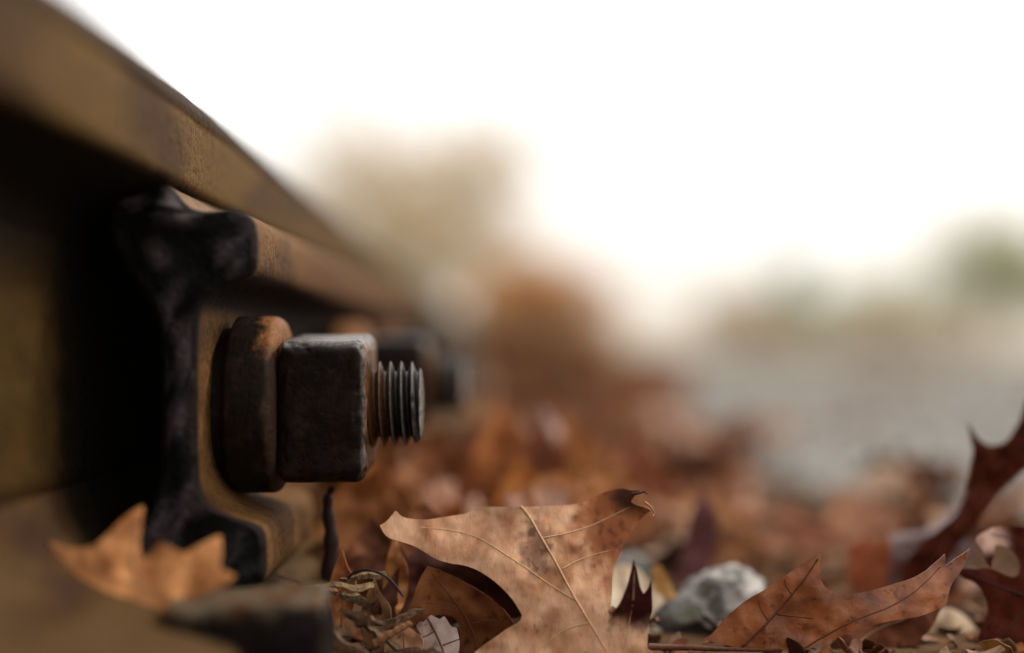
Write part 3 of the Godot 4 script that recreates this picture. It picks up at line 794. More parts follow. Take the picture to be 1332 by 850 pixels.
func sweep(profile: PackedVector2Array, depths: PackedFloat32Array, rough: float, tint: Callable, closed := false) -> ArrayMesh:
	var st := SurfaceTool.new()
	st.begin(Mesh.PRIMITIVE_TRIANGLES)
	var rows := []
	for d in depths:
		var ring := PackedVector3Array()
		for p in profile:
			var w := rough * blotch.get_noise_3d(p.x, p.y, d * 0.5)
			ring.append(Vector3(p.x + w, p.y + w * 0.6, -d))
		rows.append(ring)
	grid(st, rows, tint, closed)
	for e in [0, rows.size() - 1]:
		if closed:
			var ring: PackedVector3Array = rows[e]
			var flat := PackedVector2Array()
			for p in ring:
				flat.append(Vector2(p.x, p.y))
			var tri := Geometry2D.triangulate_polygon(flat)
			for i in tri:
				put(st, ring[i], tint.call(ring[i]))
	return finish(st)


func mirrored(half: PackedVector2Array, axis: float) -> PackedVector2Array:
	var out := half.duplicate()
	for i in range(half.size() - 1, -1, -1):
		out.append(Vector2(2 * axis - half[i].x, half[i].y))
	return out


func make_rail() -> void:
	var rail := thing("railway_rail", "rusty tan railway rail running away on the left, with a bolted joint bar", "rail", mm(-125, 8, 380))


	var off := -rail.position
	var depths := PackedFloat32Array([-400, -150, 0, 80, 140, 180, 210])
	var d := 215.0
	while d < 1000.0:
		depths.append(d)
		d += 6.0 if d < 560.0 else 25.0
	for e in [1100, 1300, 1600, 2000, 2600, 3400, 4500, 6500, 10000, 18000, 36000]:
		depths.append(e)
	var axis := -125.0
	var tan_rust := func(p: Vector3) -> Color:
		var n := blotch.get_noise_3d(p.x * 0.4, p.y * 0.4, p.z * 0.15)
		return lin(0.14, 0.08, 0.022).lerp(lin(0.075, 0.038, 0.014), smoothstep(-0.1, 0.5, n))
	# half profiles on the right side; the left mirrors them
	var head := rounded(PackedVector2Array([Vector2(-117, 118), Vector2(-115, 124), Vector2(-109, 128.5), Vector2(-91, 133), Vector2(-88.3, 134.2), Vector2(-87.6, 136.5), Vector2(-87.4, 151), Vector2(-87.8, 153), Vector2(-87.0, 154.2), Vector2(-87.2, 156.5), Vector2(-89, 159.6), Vector2(-94, 161.6), Vector2(-104, 162.4), Vector2(-125, 162.8)]), false, 2, 100.0)
	var web := rounded(PackedVector2Array([Vector2(-117, 118), Vector2(-117, 90), Vector2(-117, 62), Vector2(-115.8, 52)]), false, 2, 100.0)
	var foot := rounded(PackedVector2Array([Vector2(-115.8, 52), Vector2(-112.5, 42), Vector2(-106, 34.5), Vector2(-97, 30), Vector2(-64, 21), Vector2(-61, 19.6), Vector2(-60, 17.5), Vector2(-60, 10), Vector2(-61.5, 8), Vector2(-125, 8)]), false, 2, 100.0)
	var back := func(m: ArrayMesh, called: String, mat: Material, parent: Node) -> MeshInstance3D:
		var o := part(called, m, mat, parent)
		if parent == rail:
			o.position = off
		return o
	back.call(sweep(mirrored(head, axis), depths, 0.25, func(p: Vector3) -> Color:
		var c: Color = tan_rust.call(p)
		if p.y < 135.0:                     # shade painted into the colour of the underside
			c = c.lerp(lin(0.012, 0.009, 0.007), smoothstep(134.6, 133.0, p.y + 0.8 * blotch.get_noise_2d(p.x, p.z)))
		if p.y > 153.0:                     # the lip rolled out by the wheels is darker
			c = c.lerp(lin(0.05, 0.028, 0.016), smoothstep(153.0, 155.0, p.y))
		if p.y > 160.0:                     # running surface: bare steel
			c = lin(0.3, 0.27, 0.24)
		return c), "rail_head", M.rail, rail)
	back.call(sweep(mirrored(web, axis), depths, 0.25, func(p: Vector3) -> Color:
		var c: Color = tan_rust.call(p) * 0.55     # shade inside the joint gap is painted in, nearly black
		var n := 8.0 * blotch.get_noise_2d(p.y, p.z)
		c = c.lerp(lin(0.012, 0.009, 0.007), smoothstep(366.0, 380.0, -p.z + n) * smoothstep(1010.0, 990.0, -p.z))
		return c.lerp(lin(0.012, 0.009, 0.007), smoothstep(106.0, 117.0, p.y + n) * 0.8)), "rail_web", M.rail, rail)  # painted shade on the upper web, below the head
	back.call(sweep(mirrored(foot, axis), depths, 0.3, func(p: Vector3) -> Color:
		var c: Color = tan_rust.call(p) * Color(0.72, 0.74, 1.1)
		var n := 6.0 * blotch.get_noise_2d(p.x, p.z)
		return c.lerp(lin(0.012, 0.009, 0.007), smoothstep(366.0, 378.0, -p.z + n) * smoothstep(1010.0, 990.0, -p.z) * smoothstep(-72.0, -84.0, p.x + n))), "rail_foot", M.rail, rail)  # shade behind the bar, painted black onto the foot

	# joint bar: a thick rolled strip that touches the rail under its head and on its foot
	var outer := rounded(PackedVector2Array([Vector2(-92, 132.6), Vector2(-89.5, 132.6), Vector2(-86.2, 128), Vector2(-83, 125.6), Vector2(-78, 125.4), Vector2(-71.5, 126), Vector2(-67.6, 124.4), Vector2(-66, 121), Vector2(-65.8, 112), Vector2(-66.5, 108.8), Vector2(-70, 107), Vector2(-77, 105), Vector2(-81, 101), Vector2(-82, 94), Vector2(-82, 60), Vector2(-81.6, 53), Vector2(-79, 47.5), Vector2(-75, 44.6), Vector2(-69, 42.6), Vector2(-65, 41.2), Vector2(-63.4, 38.6), Vector2(-63.2, 29), Vector2(-64.5, 25.6), Vector2(-70, 24.6)]), false, 2, 100.0)
	var inner := rounded(PackedVector2Array([Vector2(-92, 132.6), Vector2(-99, 130.2), Vector2(-104.5, 128), Vector2(-105.5, 122), Vector2(-102, 112), Vector2(-94.5, 102), Vector2(-91.2, 94), Vector2(-91, 60), Vector2(-92, 50), Vector2(-97, 42), Vector2(-102, 36.5), Vector2(-102, 32.5), Vector2(-94, 29.4), Vector2(-80, 26), Vector2(-70, 24.6)]), false, 2, 100.0)
	var count := 72
	outer = resample(outer, count)
	inner = resample(inner, count)
	var loop := outer.duplicate()
	for i in range(count - 2, 0, -1):
		loop.append(inner[i])
	var ragged := func(x: float, y: float) -> float:
		return 378.0 + 2.6 * blotch.get_noise_2d(x * 1.3 + 70, y * 1.3) + 0.8 * grain.get_noise_2d(x * 0.7, y * 0.7)
	var rows := []
	var bar_depths := PackedFloat32Array()
	var e := 0.0
	while e < 612.0:
		bar_depths.append(e)
		e += 1.2 if e < 6.0 else 4.0 if e < 90.0 else 1.0 if e < 104.0 else 8.0
	var mid := Vector2(-84, 80)
	for t in bar_depths:
		var ring := PackedVector3Array()
		for p in loop:
			var q := p
			var start: float = ragged.call(p.x, p.y)
			var far: float = lerpf(start, 378.0, smoothstep(0.0, 12.0, t)) + t
			if t < 2.5:                      # the end edge is worn round
				var inward := (Vector2(-86, clampf(p.y, 40, 120)) - p).normalized()
				q += inward * (1.3 - 1.3 * sqrt(1.0 - pow(1.0 - t / 2.5, 2.0)))
			if q.y < 43.5 and q.x > -77.0 and ((t > 97.0 and t < 124.0) or (t > 400.0 and t < 426.0)):
				q.x = -77.0 + (q.x + 77.0) * 0.05      # spike slots in the toe
			var w := 0.22 * blotch.get_noise_3d(q.x, q.y, far * 0.6)
			ring.append(Vector3(q.x + w, q.y + w * 0.5, -far))
		rows.append(ring)
	var st := SurfaceTool.new()
	st.begin(Mesh.PRIMITIVE_TRIANGLES)
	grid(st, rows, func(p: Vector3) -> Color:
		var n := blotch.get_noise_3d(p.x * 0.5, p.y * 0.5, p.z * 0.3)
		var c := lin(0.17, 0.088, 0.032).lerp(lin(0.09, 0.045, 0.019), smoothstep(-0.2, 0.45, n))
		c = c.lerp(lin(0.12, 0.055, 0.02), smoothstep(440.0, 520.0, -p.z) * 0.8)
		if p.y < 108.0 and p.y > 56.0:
			c = c.lerp(lin(0.016, 0.011, 0.009), smoothstep(425.0, 470.0, -p.z))  # shadow on the bar web past the bolt, put into the colour
		if p.y > 96.0 and p.y < 109.5 and p.x > -84.0:      # shade painted in under its shoulder
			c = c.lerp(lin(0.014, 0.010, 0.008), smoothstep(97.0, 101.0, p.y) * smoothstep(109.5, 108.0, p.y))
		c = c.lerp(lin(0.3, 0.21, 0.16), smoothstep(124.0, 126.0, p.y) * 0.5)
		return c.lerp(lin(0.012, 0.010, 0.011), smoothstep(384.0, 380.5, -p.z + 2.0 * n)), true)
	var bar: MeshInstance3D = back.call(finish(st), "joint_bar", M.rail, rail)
	st = SurfaceTool.new()
	st.begin(Mesh.PRIMITIVE_TRIANGLES)
	var face := []
	for k in 9:
		var row := PackedVector3Array()
		for i in count:
			var o: Vector2 = Vector2(rows[0][i].x, rows[0][i].y)
			var n_i := count - 1 if i == count - 1 else 0 if i == 0 else loop.size() - i
			var q: Vector2 = Vector2(rows[0][n_i].x, rows[0][n_i].y) if i > 0 and i < count - 1 else o
			var p := o.lerp(q, k / 8.0)
			var deep: float = lerpf(-rows[0][i].z, -rows[0][n_i].z, k / 8.0)
			var lump := sin(PI * k / 8.0)
			row.append(Vector3(p.x, p.y, -deep + lump * (1.5 + 5.0 * blotch.get_noise_2d(p.x * 0.7, p.y * 0.7 + 33))))
		face.append(row)
	grid(st, face, func(p: Vector3) -> Color:
		var n := blotch.get_noise_2d(p.x * 0.9 + 12, p.y * 0.9)
		return lin(0.006, 0.005, 0.006).lerp(lin(0.06, 0.05, 0.055), smoothstep(0.0, 0.45, n)))
	part("cut_end", finish(st), M.cut_face, bar)  # cut end, much darker than the other faces of the bar

	make_bolt(rail, off, 420.0, 72.4, 3.8, true)
	for z in [[592.0, 74.0, 1.0, 8.0], [770.0, 73.5, -8.0, 6.0], [940.0, 73.0, 0.0, 5.0]]:
		make_bolt(rail, off, z[0], z[1], z[2], false, z[3])


func make_bolt(rail: Node3D, off: Vector3, depth: float, height: float, turn: float, near: bool, out_by := 0.0) -> void:
	# bolt > spring washer, square nut; its axis points right
	var about := Vector3(0, height, -depth)
	var st := SurfaceTool.new()
	st.begin(Mesh.PRIMITIVE_TRIANGLES)
	var sides := 96 if near else 40
	var step := 0.2 if near else 0.5
	var rows := []
	var tip := -24.6 + out_by
	var pitch := 3.18
	var x := -50.0 + out_by
	while x <= tip + 0.001:
		var ring := PackedVector3Array()
		for k in sides:
			var t := TAU * k / sides
			var u := fposmod(x / pitch - t / TAU, 1.0)
			var tooth := 1.0 - absf(u * 2.0 - 1.0)             # a ridge once per turn
			tooth = clampf((tooth - 0.22) / 0.72, 0.0, 1.0)
			var r := 9.5 + 3.1 * tooth
			r = minf(r, 12.5 - maxf(x - (tip - 2.6), 0.0) * 0.75 + 0.15)
			r += 0.12 * grain.get_noise_3d(x * 0.8, cos(t) * 9.0, sin(t) * 9.0) - (0.9 * tooth * maxf(blotch.get_noise_3d(x * 2.0, cos(t) * 30.0, sin(t) * 30.0) - 0.1, 0.0))
			ring.append(Vector3(x, height + r * cos(t), -depth + r * sin(t)))
		rows.append(ring)
		x += step
	for k in 9:                                                 # the end: a broken edge, then a slightly domed face
		var r: float = 10.3 * (1.0 - k / 8.0) + 0.001
		var ring := PackedVector3Array()
		for i in sides:
			var t := TAU * i / sides
			var q := Vector3(tip + 0.15 + 0.7 * (1.0 - pow(r / 10.3, 2.0)), height + r * cos(t), -depth + r * sin(t))
			q.x += 0.3 * grain.get_noise_2d(q.y * 0.6, q.z * 0.6) * (1.0 if k else 0.0)
			ring.append(q)
		rows.append(ring)
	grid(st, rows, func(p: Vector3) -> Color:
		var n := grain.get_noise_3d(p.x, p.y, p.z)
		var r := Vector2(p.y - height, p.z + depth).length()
		var c := lin(0.012, 0.011, 0.011).lerp(lin(0.11, 0.105, 0.10), smoothstep(11.0, 12.5, r + 0.5 * n))  # shading by height: dark grooves, pale highlights on the worn crests
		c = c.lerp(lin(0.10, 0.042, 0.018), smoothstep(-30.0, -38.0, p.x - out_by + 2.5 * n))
		return c.lerp((lin(0.15, 0.145, 0.13) * (1.0 + 1.2 * n) if near else lin(0.26, 0.24, 0.22)), smoothstep(tip - 0.3, tip + 0.2, p.x)), true)  # ends of the far bolts are painted brighter, as a highlight
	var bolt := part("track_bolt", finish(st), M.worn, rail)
	bolt.position = off
	# spring washer
	st = SurfaceTool.new()
	st.begin(Mesh.PRIMITIVE_TRIANGLES)
	var line := rounded(PackedVector2Array([Vector2(-82.3, 22.3), Vector2(-78.5, 22.3), Vector2(-78.3, 25.2), Vector2(-77.6, 26.0), Vector2(-67.6, 26.2), Vector2(-65.6, 25.5), Vector2(-64.4, 23.8), Vector2(-64.1, 20.5), Vector2(-64.0, 12.0)]), false, 2, 100.0)
	line = resample(line, 60 if near else 16)
	rows = []
	for k in (120 if near else 40):
		var t := TAU * k / (120 if near else 40)
		var ring := PackedVector3Array()
		for p in line:
			var r := p.y + 0.35 * blotch.get_noise_3d(p.x, 26 * cos(t), 26 * sin(t))
			ring.append(Vector3(p.x + (out_by if p.x > -80.0 else 0.0), height + r * cos(t), -depth + r * sin(t)))
		rows.append(ring)
	rows.append(rows[0])
	grid(st, rows, func(p: Vector3) -> Color:
		var q := p - about
		var n := blotch.get_noise_3d(q.x * 1.5, q.y * 1.5, q.z * 1.5)
		var c := lin(0.012, 0.008, 0.007).lerp(lin(0.028, 0.016, 0.012), smoothstep(0.0, 0.5, n))
		var crust := smoothstep(-71.5, -67.5, q.x + 4.0 * n) * smoothstep(11.0, 20.0, q.y + 6.0 * n)
		c = c.lerp(lin(0.075, 0.042, 0.03), smoothstep(-67.5, -65.5, q.x + 1.5 * n) * 0.8)  # painted highlight where the rounded rim would catch light
		return c.lerp(lin(0.24, 0.10, 0.032), crust))
	part("spring_washer", finish(st), M.steel, bolt)
	# square nut with worn corners
	st = SurfaceTool.new()
	st.begin(Mesh.PRIMITIVE_TRIANGLES)
	var half := Vector3(12.7, 20.1, 20.1)
	var n_cells := 56 if near else 16
	var roll := Basis(Vector3.RIGHT, deg_to_rad(turn))
	for f in 6:
		rows = []
		for j in n_cells + 1:
			var row := PackedVector3Array()
			for i in n_cells + 1:
				var a := sin((2.0 * i / n_cells - 1.0) * PI / 2)
				var b := sin((2.0 * j / n_cells - 1.0) * PI / 2)
				var q: Vector3 = [Vector3(1, a, b), Vector3(-1, b, a), Vector3(b, 1, a), Vector3(a, -1, b), Vector3(a, b, 1), Vector3(b, a, -1)][f] * half
				var radius := 3.4
				var core := q.clamp(-half + Vector3.ONE * radius, half - Vector3.ONE * radius)
				if q != core:
					q = core + (q - core).normalized() * radius
				var out := Vector2(q.y, q.z).length()
				var most := half.x - maxf(out - 23.0, 0.0) * 0.6        # the ends are turned to cones
				q.x = clampf(q.x, -most, most)
				q += q.normalized() * (0.45 * blotch.get_noise_3d(q.x * 0.8, q.y * 0.8, q.z * 0.8) + 0.10 * grain.get_noise_3d(q.x * 0.5, q.y * 0.5, q.z * 0.5))
				var chip := int(absf(q.x) > 9.5) + int(absf(q.y) > 17.0) + int(absf(q.z) > 17.0)
				if chip > 1:                              # dented corners
					q -= q.normalized() * 1.6 * maxf(blotch.get_noise_3d(q.x * 1.5 + 9.0, q.y * 1.5, q.z * 1.5) - 0.08, 0.0)
				row.append(roll * q + Vector3(-51.6 + out_by, height - 0.4, -depth))
			rows.append(row)
		grid(st, rows, func(p: Vector3) -> Color:
			var q: Vector3 = roll.inverse() * (p - Vector3(-51.6 + out_by, height - 0.4, -depth))
			var n := blotch.get_noise_3d(q.x * 1.3 + 50, q.y * 1.3, q.z * 1.3)
			var s := grain.get_noise_3d(q.x, q.y, q.z)
			var c := lin(0.011, 0.007, 0.006).lerp(lin(0.024, 0.015, 0.012), smoothstep(0.0, 0.45, n))
			if q.x > 11.9:                                              # rust where the turned end faces out
				c = c.lerp(lin(0.2, 0.085, 0.026), smoothstep(-0.25, 0.2, s))
			var top := smoothstep(17.8, 19.4, q.y + 0.8 * n)             # sky highlight painted pale on the worn top and right edges
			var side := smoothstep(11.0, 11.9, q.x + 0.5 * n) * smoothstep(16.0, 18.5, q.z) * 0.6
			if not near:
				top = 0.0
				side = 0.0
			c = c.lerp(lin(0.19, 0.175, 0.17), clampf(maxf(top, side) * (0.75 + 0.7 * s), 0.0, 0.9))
			return c)
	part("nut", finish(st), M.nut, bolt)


# ---------------------------------------------------------------- setting

func plane(points: PackedVector2Array, y: float, c: Color) -> ArrayMesh:
	# a level sheet; points are metres (x, forward)
	var st := SurfaceTool.new()
	st.begin(Mesh.PRIMITIVE_TRIANGLES)
	st.set_normal(Vector3.UP)
	var tri := Geometry2D.triangulate_polygon(points)
	for t in tri.size() / 3:
		var a := tri[3 * t]
		var b := tri[3 * t + 1]
		var d := tri[3 * t + 2]
		if (points[b] - points[a]).cross(points[d] - points[a]) > 0.0:      # front faces run clockwise
			var swap := b
			b = d
			d = swap
		for i in [a, b, d]:
			st.set_color(c)
			st.set_normal(Vector3.UP)
			st.add_vertex(Vector3(points[i].x, y, -points[i].y))
	return st.commit()


func make_ground() -> void:
	structure("ground", plane(PackedVector2Array([Vector2(-400, -100), Vector2(400, -100), Vector2(400, 700), Vector2(-400, 700)]), -0.004, lin(0.15, 0.11, 0.07)), M.soil)
	structure("leaf_mould", plane(PackedVector2Array([Vector2(-3, -2), Vector2(1.2, -2), Vector2(0.9, 0.3), Vector2(0.6, 0.72), Vector2(0.2, 0.78), Vector2(0.16, 1.2), Vector2(0.34, 2.6), Vector2(0.8, 6.5), Vector2(1.6, 14), Vector2(-3, 14)]), 0.0, lin(0.10, 0.055, 0.03)), M.soil)
	structure("gravel_path", plane(PackedVector2Array([Vector2(1.21, -2), Vector2(0.91, 0.3), Vector2(0.61, 0.73), Vector2(0.21, 0.79), Vector2(0.17, 1.2), Vector2(0.35, 2.6), Vector2(0.81, 6.5), Vector2(1.61, 14), Vector2(14, 14), Vector2(14, -2)]), 0.0, lin(0.175, 0.16, 0.142)), M.gravel)


func blob(seed_: int, size: Vector3, c: Color, cells := 12) -> ArrayMesh:
	# a broken stone: a rough lump with flat facets (mm)
	var r := RandomNumberGenerator.new()
	r.seed = seed_
	var cuts := []
	for k in 9:
		cuts.append([Vector3(r.randfn(), r.randfn(), r.randfn()).normalized(), r.randf_range(0.62, 0.9)])
	var st := SurfaceTool.new()
	st.begin(Mesh.PRIMITIVE_TRIANGLES)
	var rows := []
	for j in cells + 1:
		var ring := PackedVector3Array()
		for i in cells * 2:
			var a := TAU * i / (cells * 2)
			var b := PI * j / cells
			var q := Vector3(sin(b) * cos(a), cos(b), sin(b) * sin(a))
			for cut in cuts:
				var over: float = q.dot(cut[0]) - cut[1]
				if over > 0:
					q -= cut[0] * over
			q *= 1.0 + 0.16 * blotch.get_noise_3d(q.x * 24 + seed_, q.y * 24, q.z * 24) + 0.05 * grain.get_noise_3d(q.x * 16, q.y * 16, q.z * 16)
			ring.append(q * size)
		rows.append(ring)
	grid(st, rows, func(p: Vector3) -> Color:
		var moss := smoothstep(0.05, 0.3, blotch.get_noise_3d(p.x * 1.6 + seed_, p.y * 1.6 + 40.0, p.z * 1.6)) if size.x > 5.0 else 0.0
		return (c * (1.0 + 0.8 * blotch.get_noise_3d(p.x + seed_, p.y, p.z))).lerp(lin(0.05, 0.05, 0.03), moss * 0.8), true)
	return finish(st)


func make_stones() -> void:
	var hero := part("ballast_stone", blob(3, Vector3(16, 13, 14), lin(0.36, 0.35, 0.35), 40), M.stone, self)
	hero.name = numbered("ballast_stone")
	hero.position = mm(70, 6, 462)
	tag(hero, "pale grey stone between the plum leaf and the chestnut leaf", "stone")
	for row in [[mm(56, 3, 452), 8, 0.10, "small dark stone left of the pale grey stone"], [mm(112, 6, 640), 13, 0.2, "blurred grey stone behind the chestnut leaf's pointed lobe"], [mm(46, 5, 520), 10, 0.16, "mossy grey stone behind the large tan leaf's right tip"], [mm(-8, 3, 424), 7, 0.3, "small grey stone in the gap above the pale pinkish leaf"]]:
		var s: float = row[1]
		var o := part(numbered("ballast_stone"), blob(int(s) + 40, Vector3(s * 1.2, s * 0.9, s), grey(row[2])), M.stone, self)
		o.position = row[0]
		tag(o, row[3], "stone")
	var kinds := []
	for k in 5:
		kinds.append(blob(70 + k, Vector3(1.2, 0.8, 1.0), lin(0.3, 0.29, 0.275) * (0.75 + 0.15 * k), 8))
	var stones_named := {}
	for i in 36:
		var d := rng.randf_range(0.8, 3.2)
		var x := rng.randf_range(maxf(0.16, 0.13 * d), 0.42 * d)
		var s := rng.randf_range(5, 16)
		var o := part(numbered("path_stone"), kinds[i % 5], M.stone, self)
		o.position = Vector3(x, s * 0.0004, -d)
		o.rotation = Vector3(rng.randf() * 0.4, rng.randf() * TAU, 0)
		o.scale = Vector3.ONE * s
		var label := "%s %s grey stone on the gravel path, %s, %s" % ["small" if s < 9 else "larger", ["dark", "dim", "mid", "light", "pale"][i % 5], "near" if d < 1.5 else "farther off" if d < 2.3 else "far off", "beside the leaves" if x < 0.2 * d else "behind the chestnut leaf" if x < 0.3 * d else "towards the right edge"]
		while stones_named.has(label):
			label = "third" + label.trim_prefix("second") if label.begins_with("second") else "fourth" + label.trim_prefix("third") if label.begins_with("third") else "second " + label
		stones_named[label] = true
		tag(o, label, "stone", "stones scattered on the gravel path")
	var mm_ := MultiMesh.new()
	mm_.transform_format = MultiMesh.TRANSFORM_3D
	mm_.mesh = kinds[2]
	mm_.instance_count = 5000
	for i in 5000:
		var d := 0.75 + 9.0 * pow(rng.randf(), 1.7)
		var x := rng.randf_range(maxf(0.2, 0.125 * d), 0.5 * d + 0.2)
		var s := rng.randf_range(2, 7) * (1.0 + d * 0.12)
		mm_.set_instance_transform(i, Transform3D(Basis(Vector3.UP, rng.randf() * TAU).scaled(Vector3.ONE * s), Vector3(x, s * 0.0002, -d)))
	var g := MultiMeshInstance3D.new()
	g.name = "gravel"
	g.multimesh = mm_
	g.material_override = M.stone
	add_child(g)
	tag(g, "fine grey gravel of the path", "gravel")
	g.set_meta("kind", "stuff")


func rounded_box(half: Vector3, radius: float, cells: int, wobble: float, tint: Callable) -> ArrayMesh:
	var st := SurfaceTool.new()
	st.begin(Mesh.PRIMITIVE_TRIANGLES)
	for f in 6:
		var rows := []
		for j in cells + 1:
			var row := PackedVector3Array()
			for i in cells + 1:
				var a := sin((2.0 * i / cells - 1.0) * PI / 2)
				var b := sin((2.0 * j / cells - 1.0) * PI / 2)
				var q: Vector3 = [Vector3(1, a, b), Vector3(-1, b, a), Vector3(b, 1, a), Vector3(a, -1, b), Vector3(a, b, 1), Vector3(b, a, -1)][f] * half
				var core := q.clamp(-half + Vector3.ONE * radius, half - Vector3.ONE * radius)
				if q != core:
					q = core + (q - core).normalized() * radius
				q += q.normalized() * wobble * blotch.get_noise_3d(q.x, q.y, q.z)
				row.append(q)
			rows.append(row)
		grid(st, rows, tint)
	return finish(st)


func make_sleeper_and_spike() -> void:
	var wood := thing("wooden_sleeper", "dark weathered wooden sleeper under the rail foot, mostly buried", "sleeper", mm(-700, -141, 295))
	var timber := part("timber", rounded_box(Vector3(1050, 73, 62), 5, 20, 1.5, flat_tint(lin(0.05, 0.035, 0.025))), M.wood, wood)
	timber.position = mm(0, 73, 0)
	var spike := thing("rail_spike", "square headed iron spike driven beside the rail foot, in front of the joint bar", "spike", mm(-52, 6, 342))
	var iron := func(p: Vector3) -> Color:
		return lin(0.015, 0.011, 0.009).lerp(lin(0.14, 0.11, 0.075).lerp(lin(0.11, 0.05, 0.022), smoothstep(-0.1, 0.3, blotch.get_noise_2d(p.x * 1.4, p.z * 1.4))), smoothstep(9.5, 12.5, p.y + 3.0 * grain.get_noise_2d(p.x * 0.4, p.z * 0.4)))  # colour holds a lit top and dark sides, with rust on top
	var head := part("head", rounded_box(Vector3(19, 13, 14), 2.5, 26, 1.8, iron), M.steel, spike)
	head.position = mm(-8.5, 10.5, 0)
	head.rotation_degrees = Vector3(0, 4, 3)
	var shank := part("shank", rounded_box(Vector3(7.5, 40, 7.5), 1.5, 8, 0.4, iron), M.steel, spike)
	shank.position = mm(0.2, -22, 0)


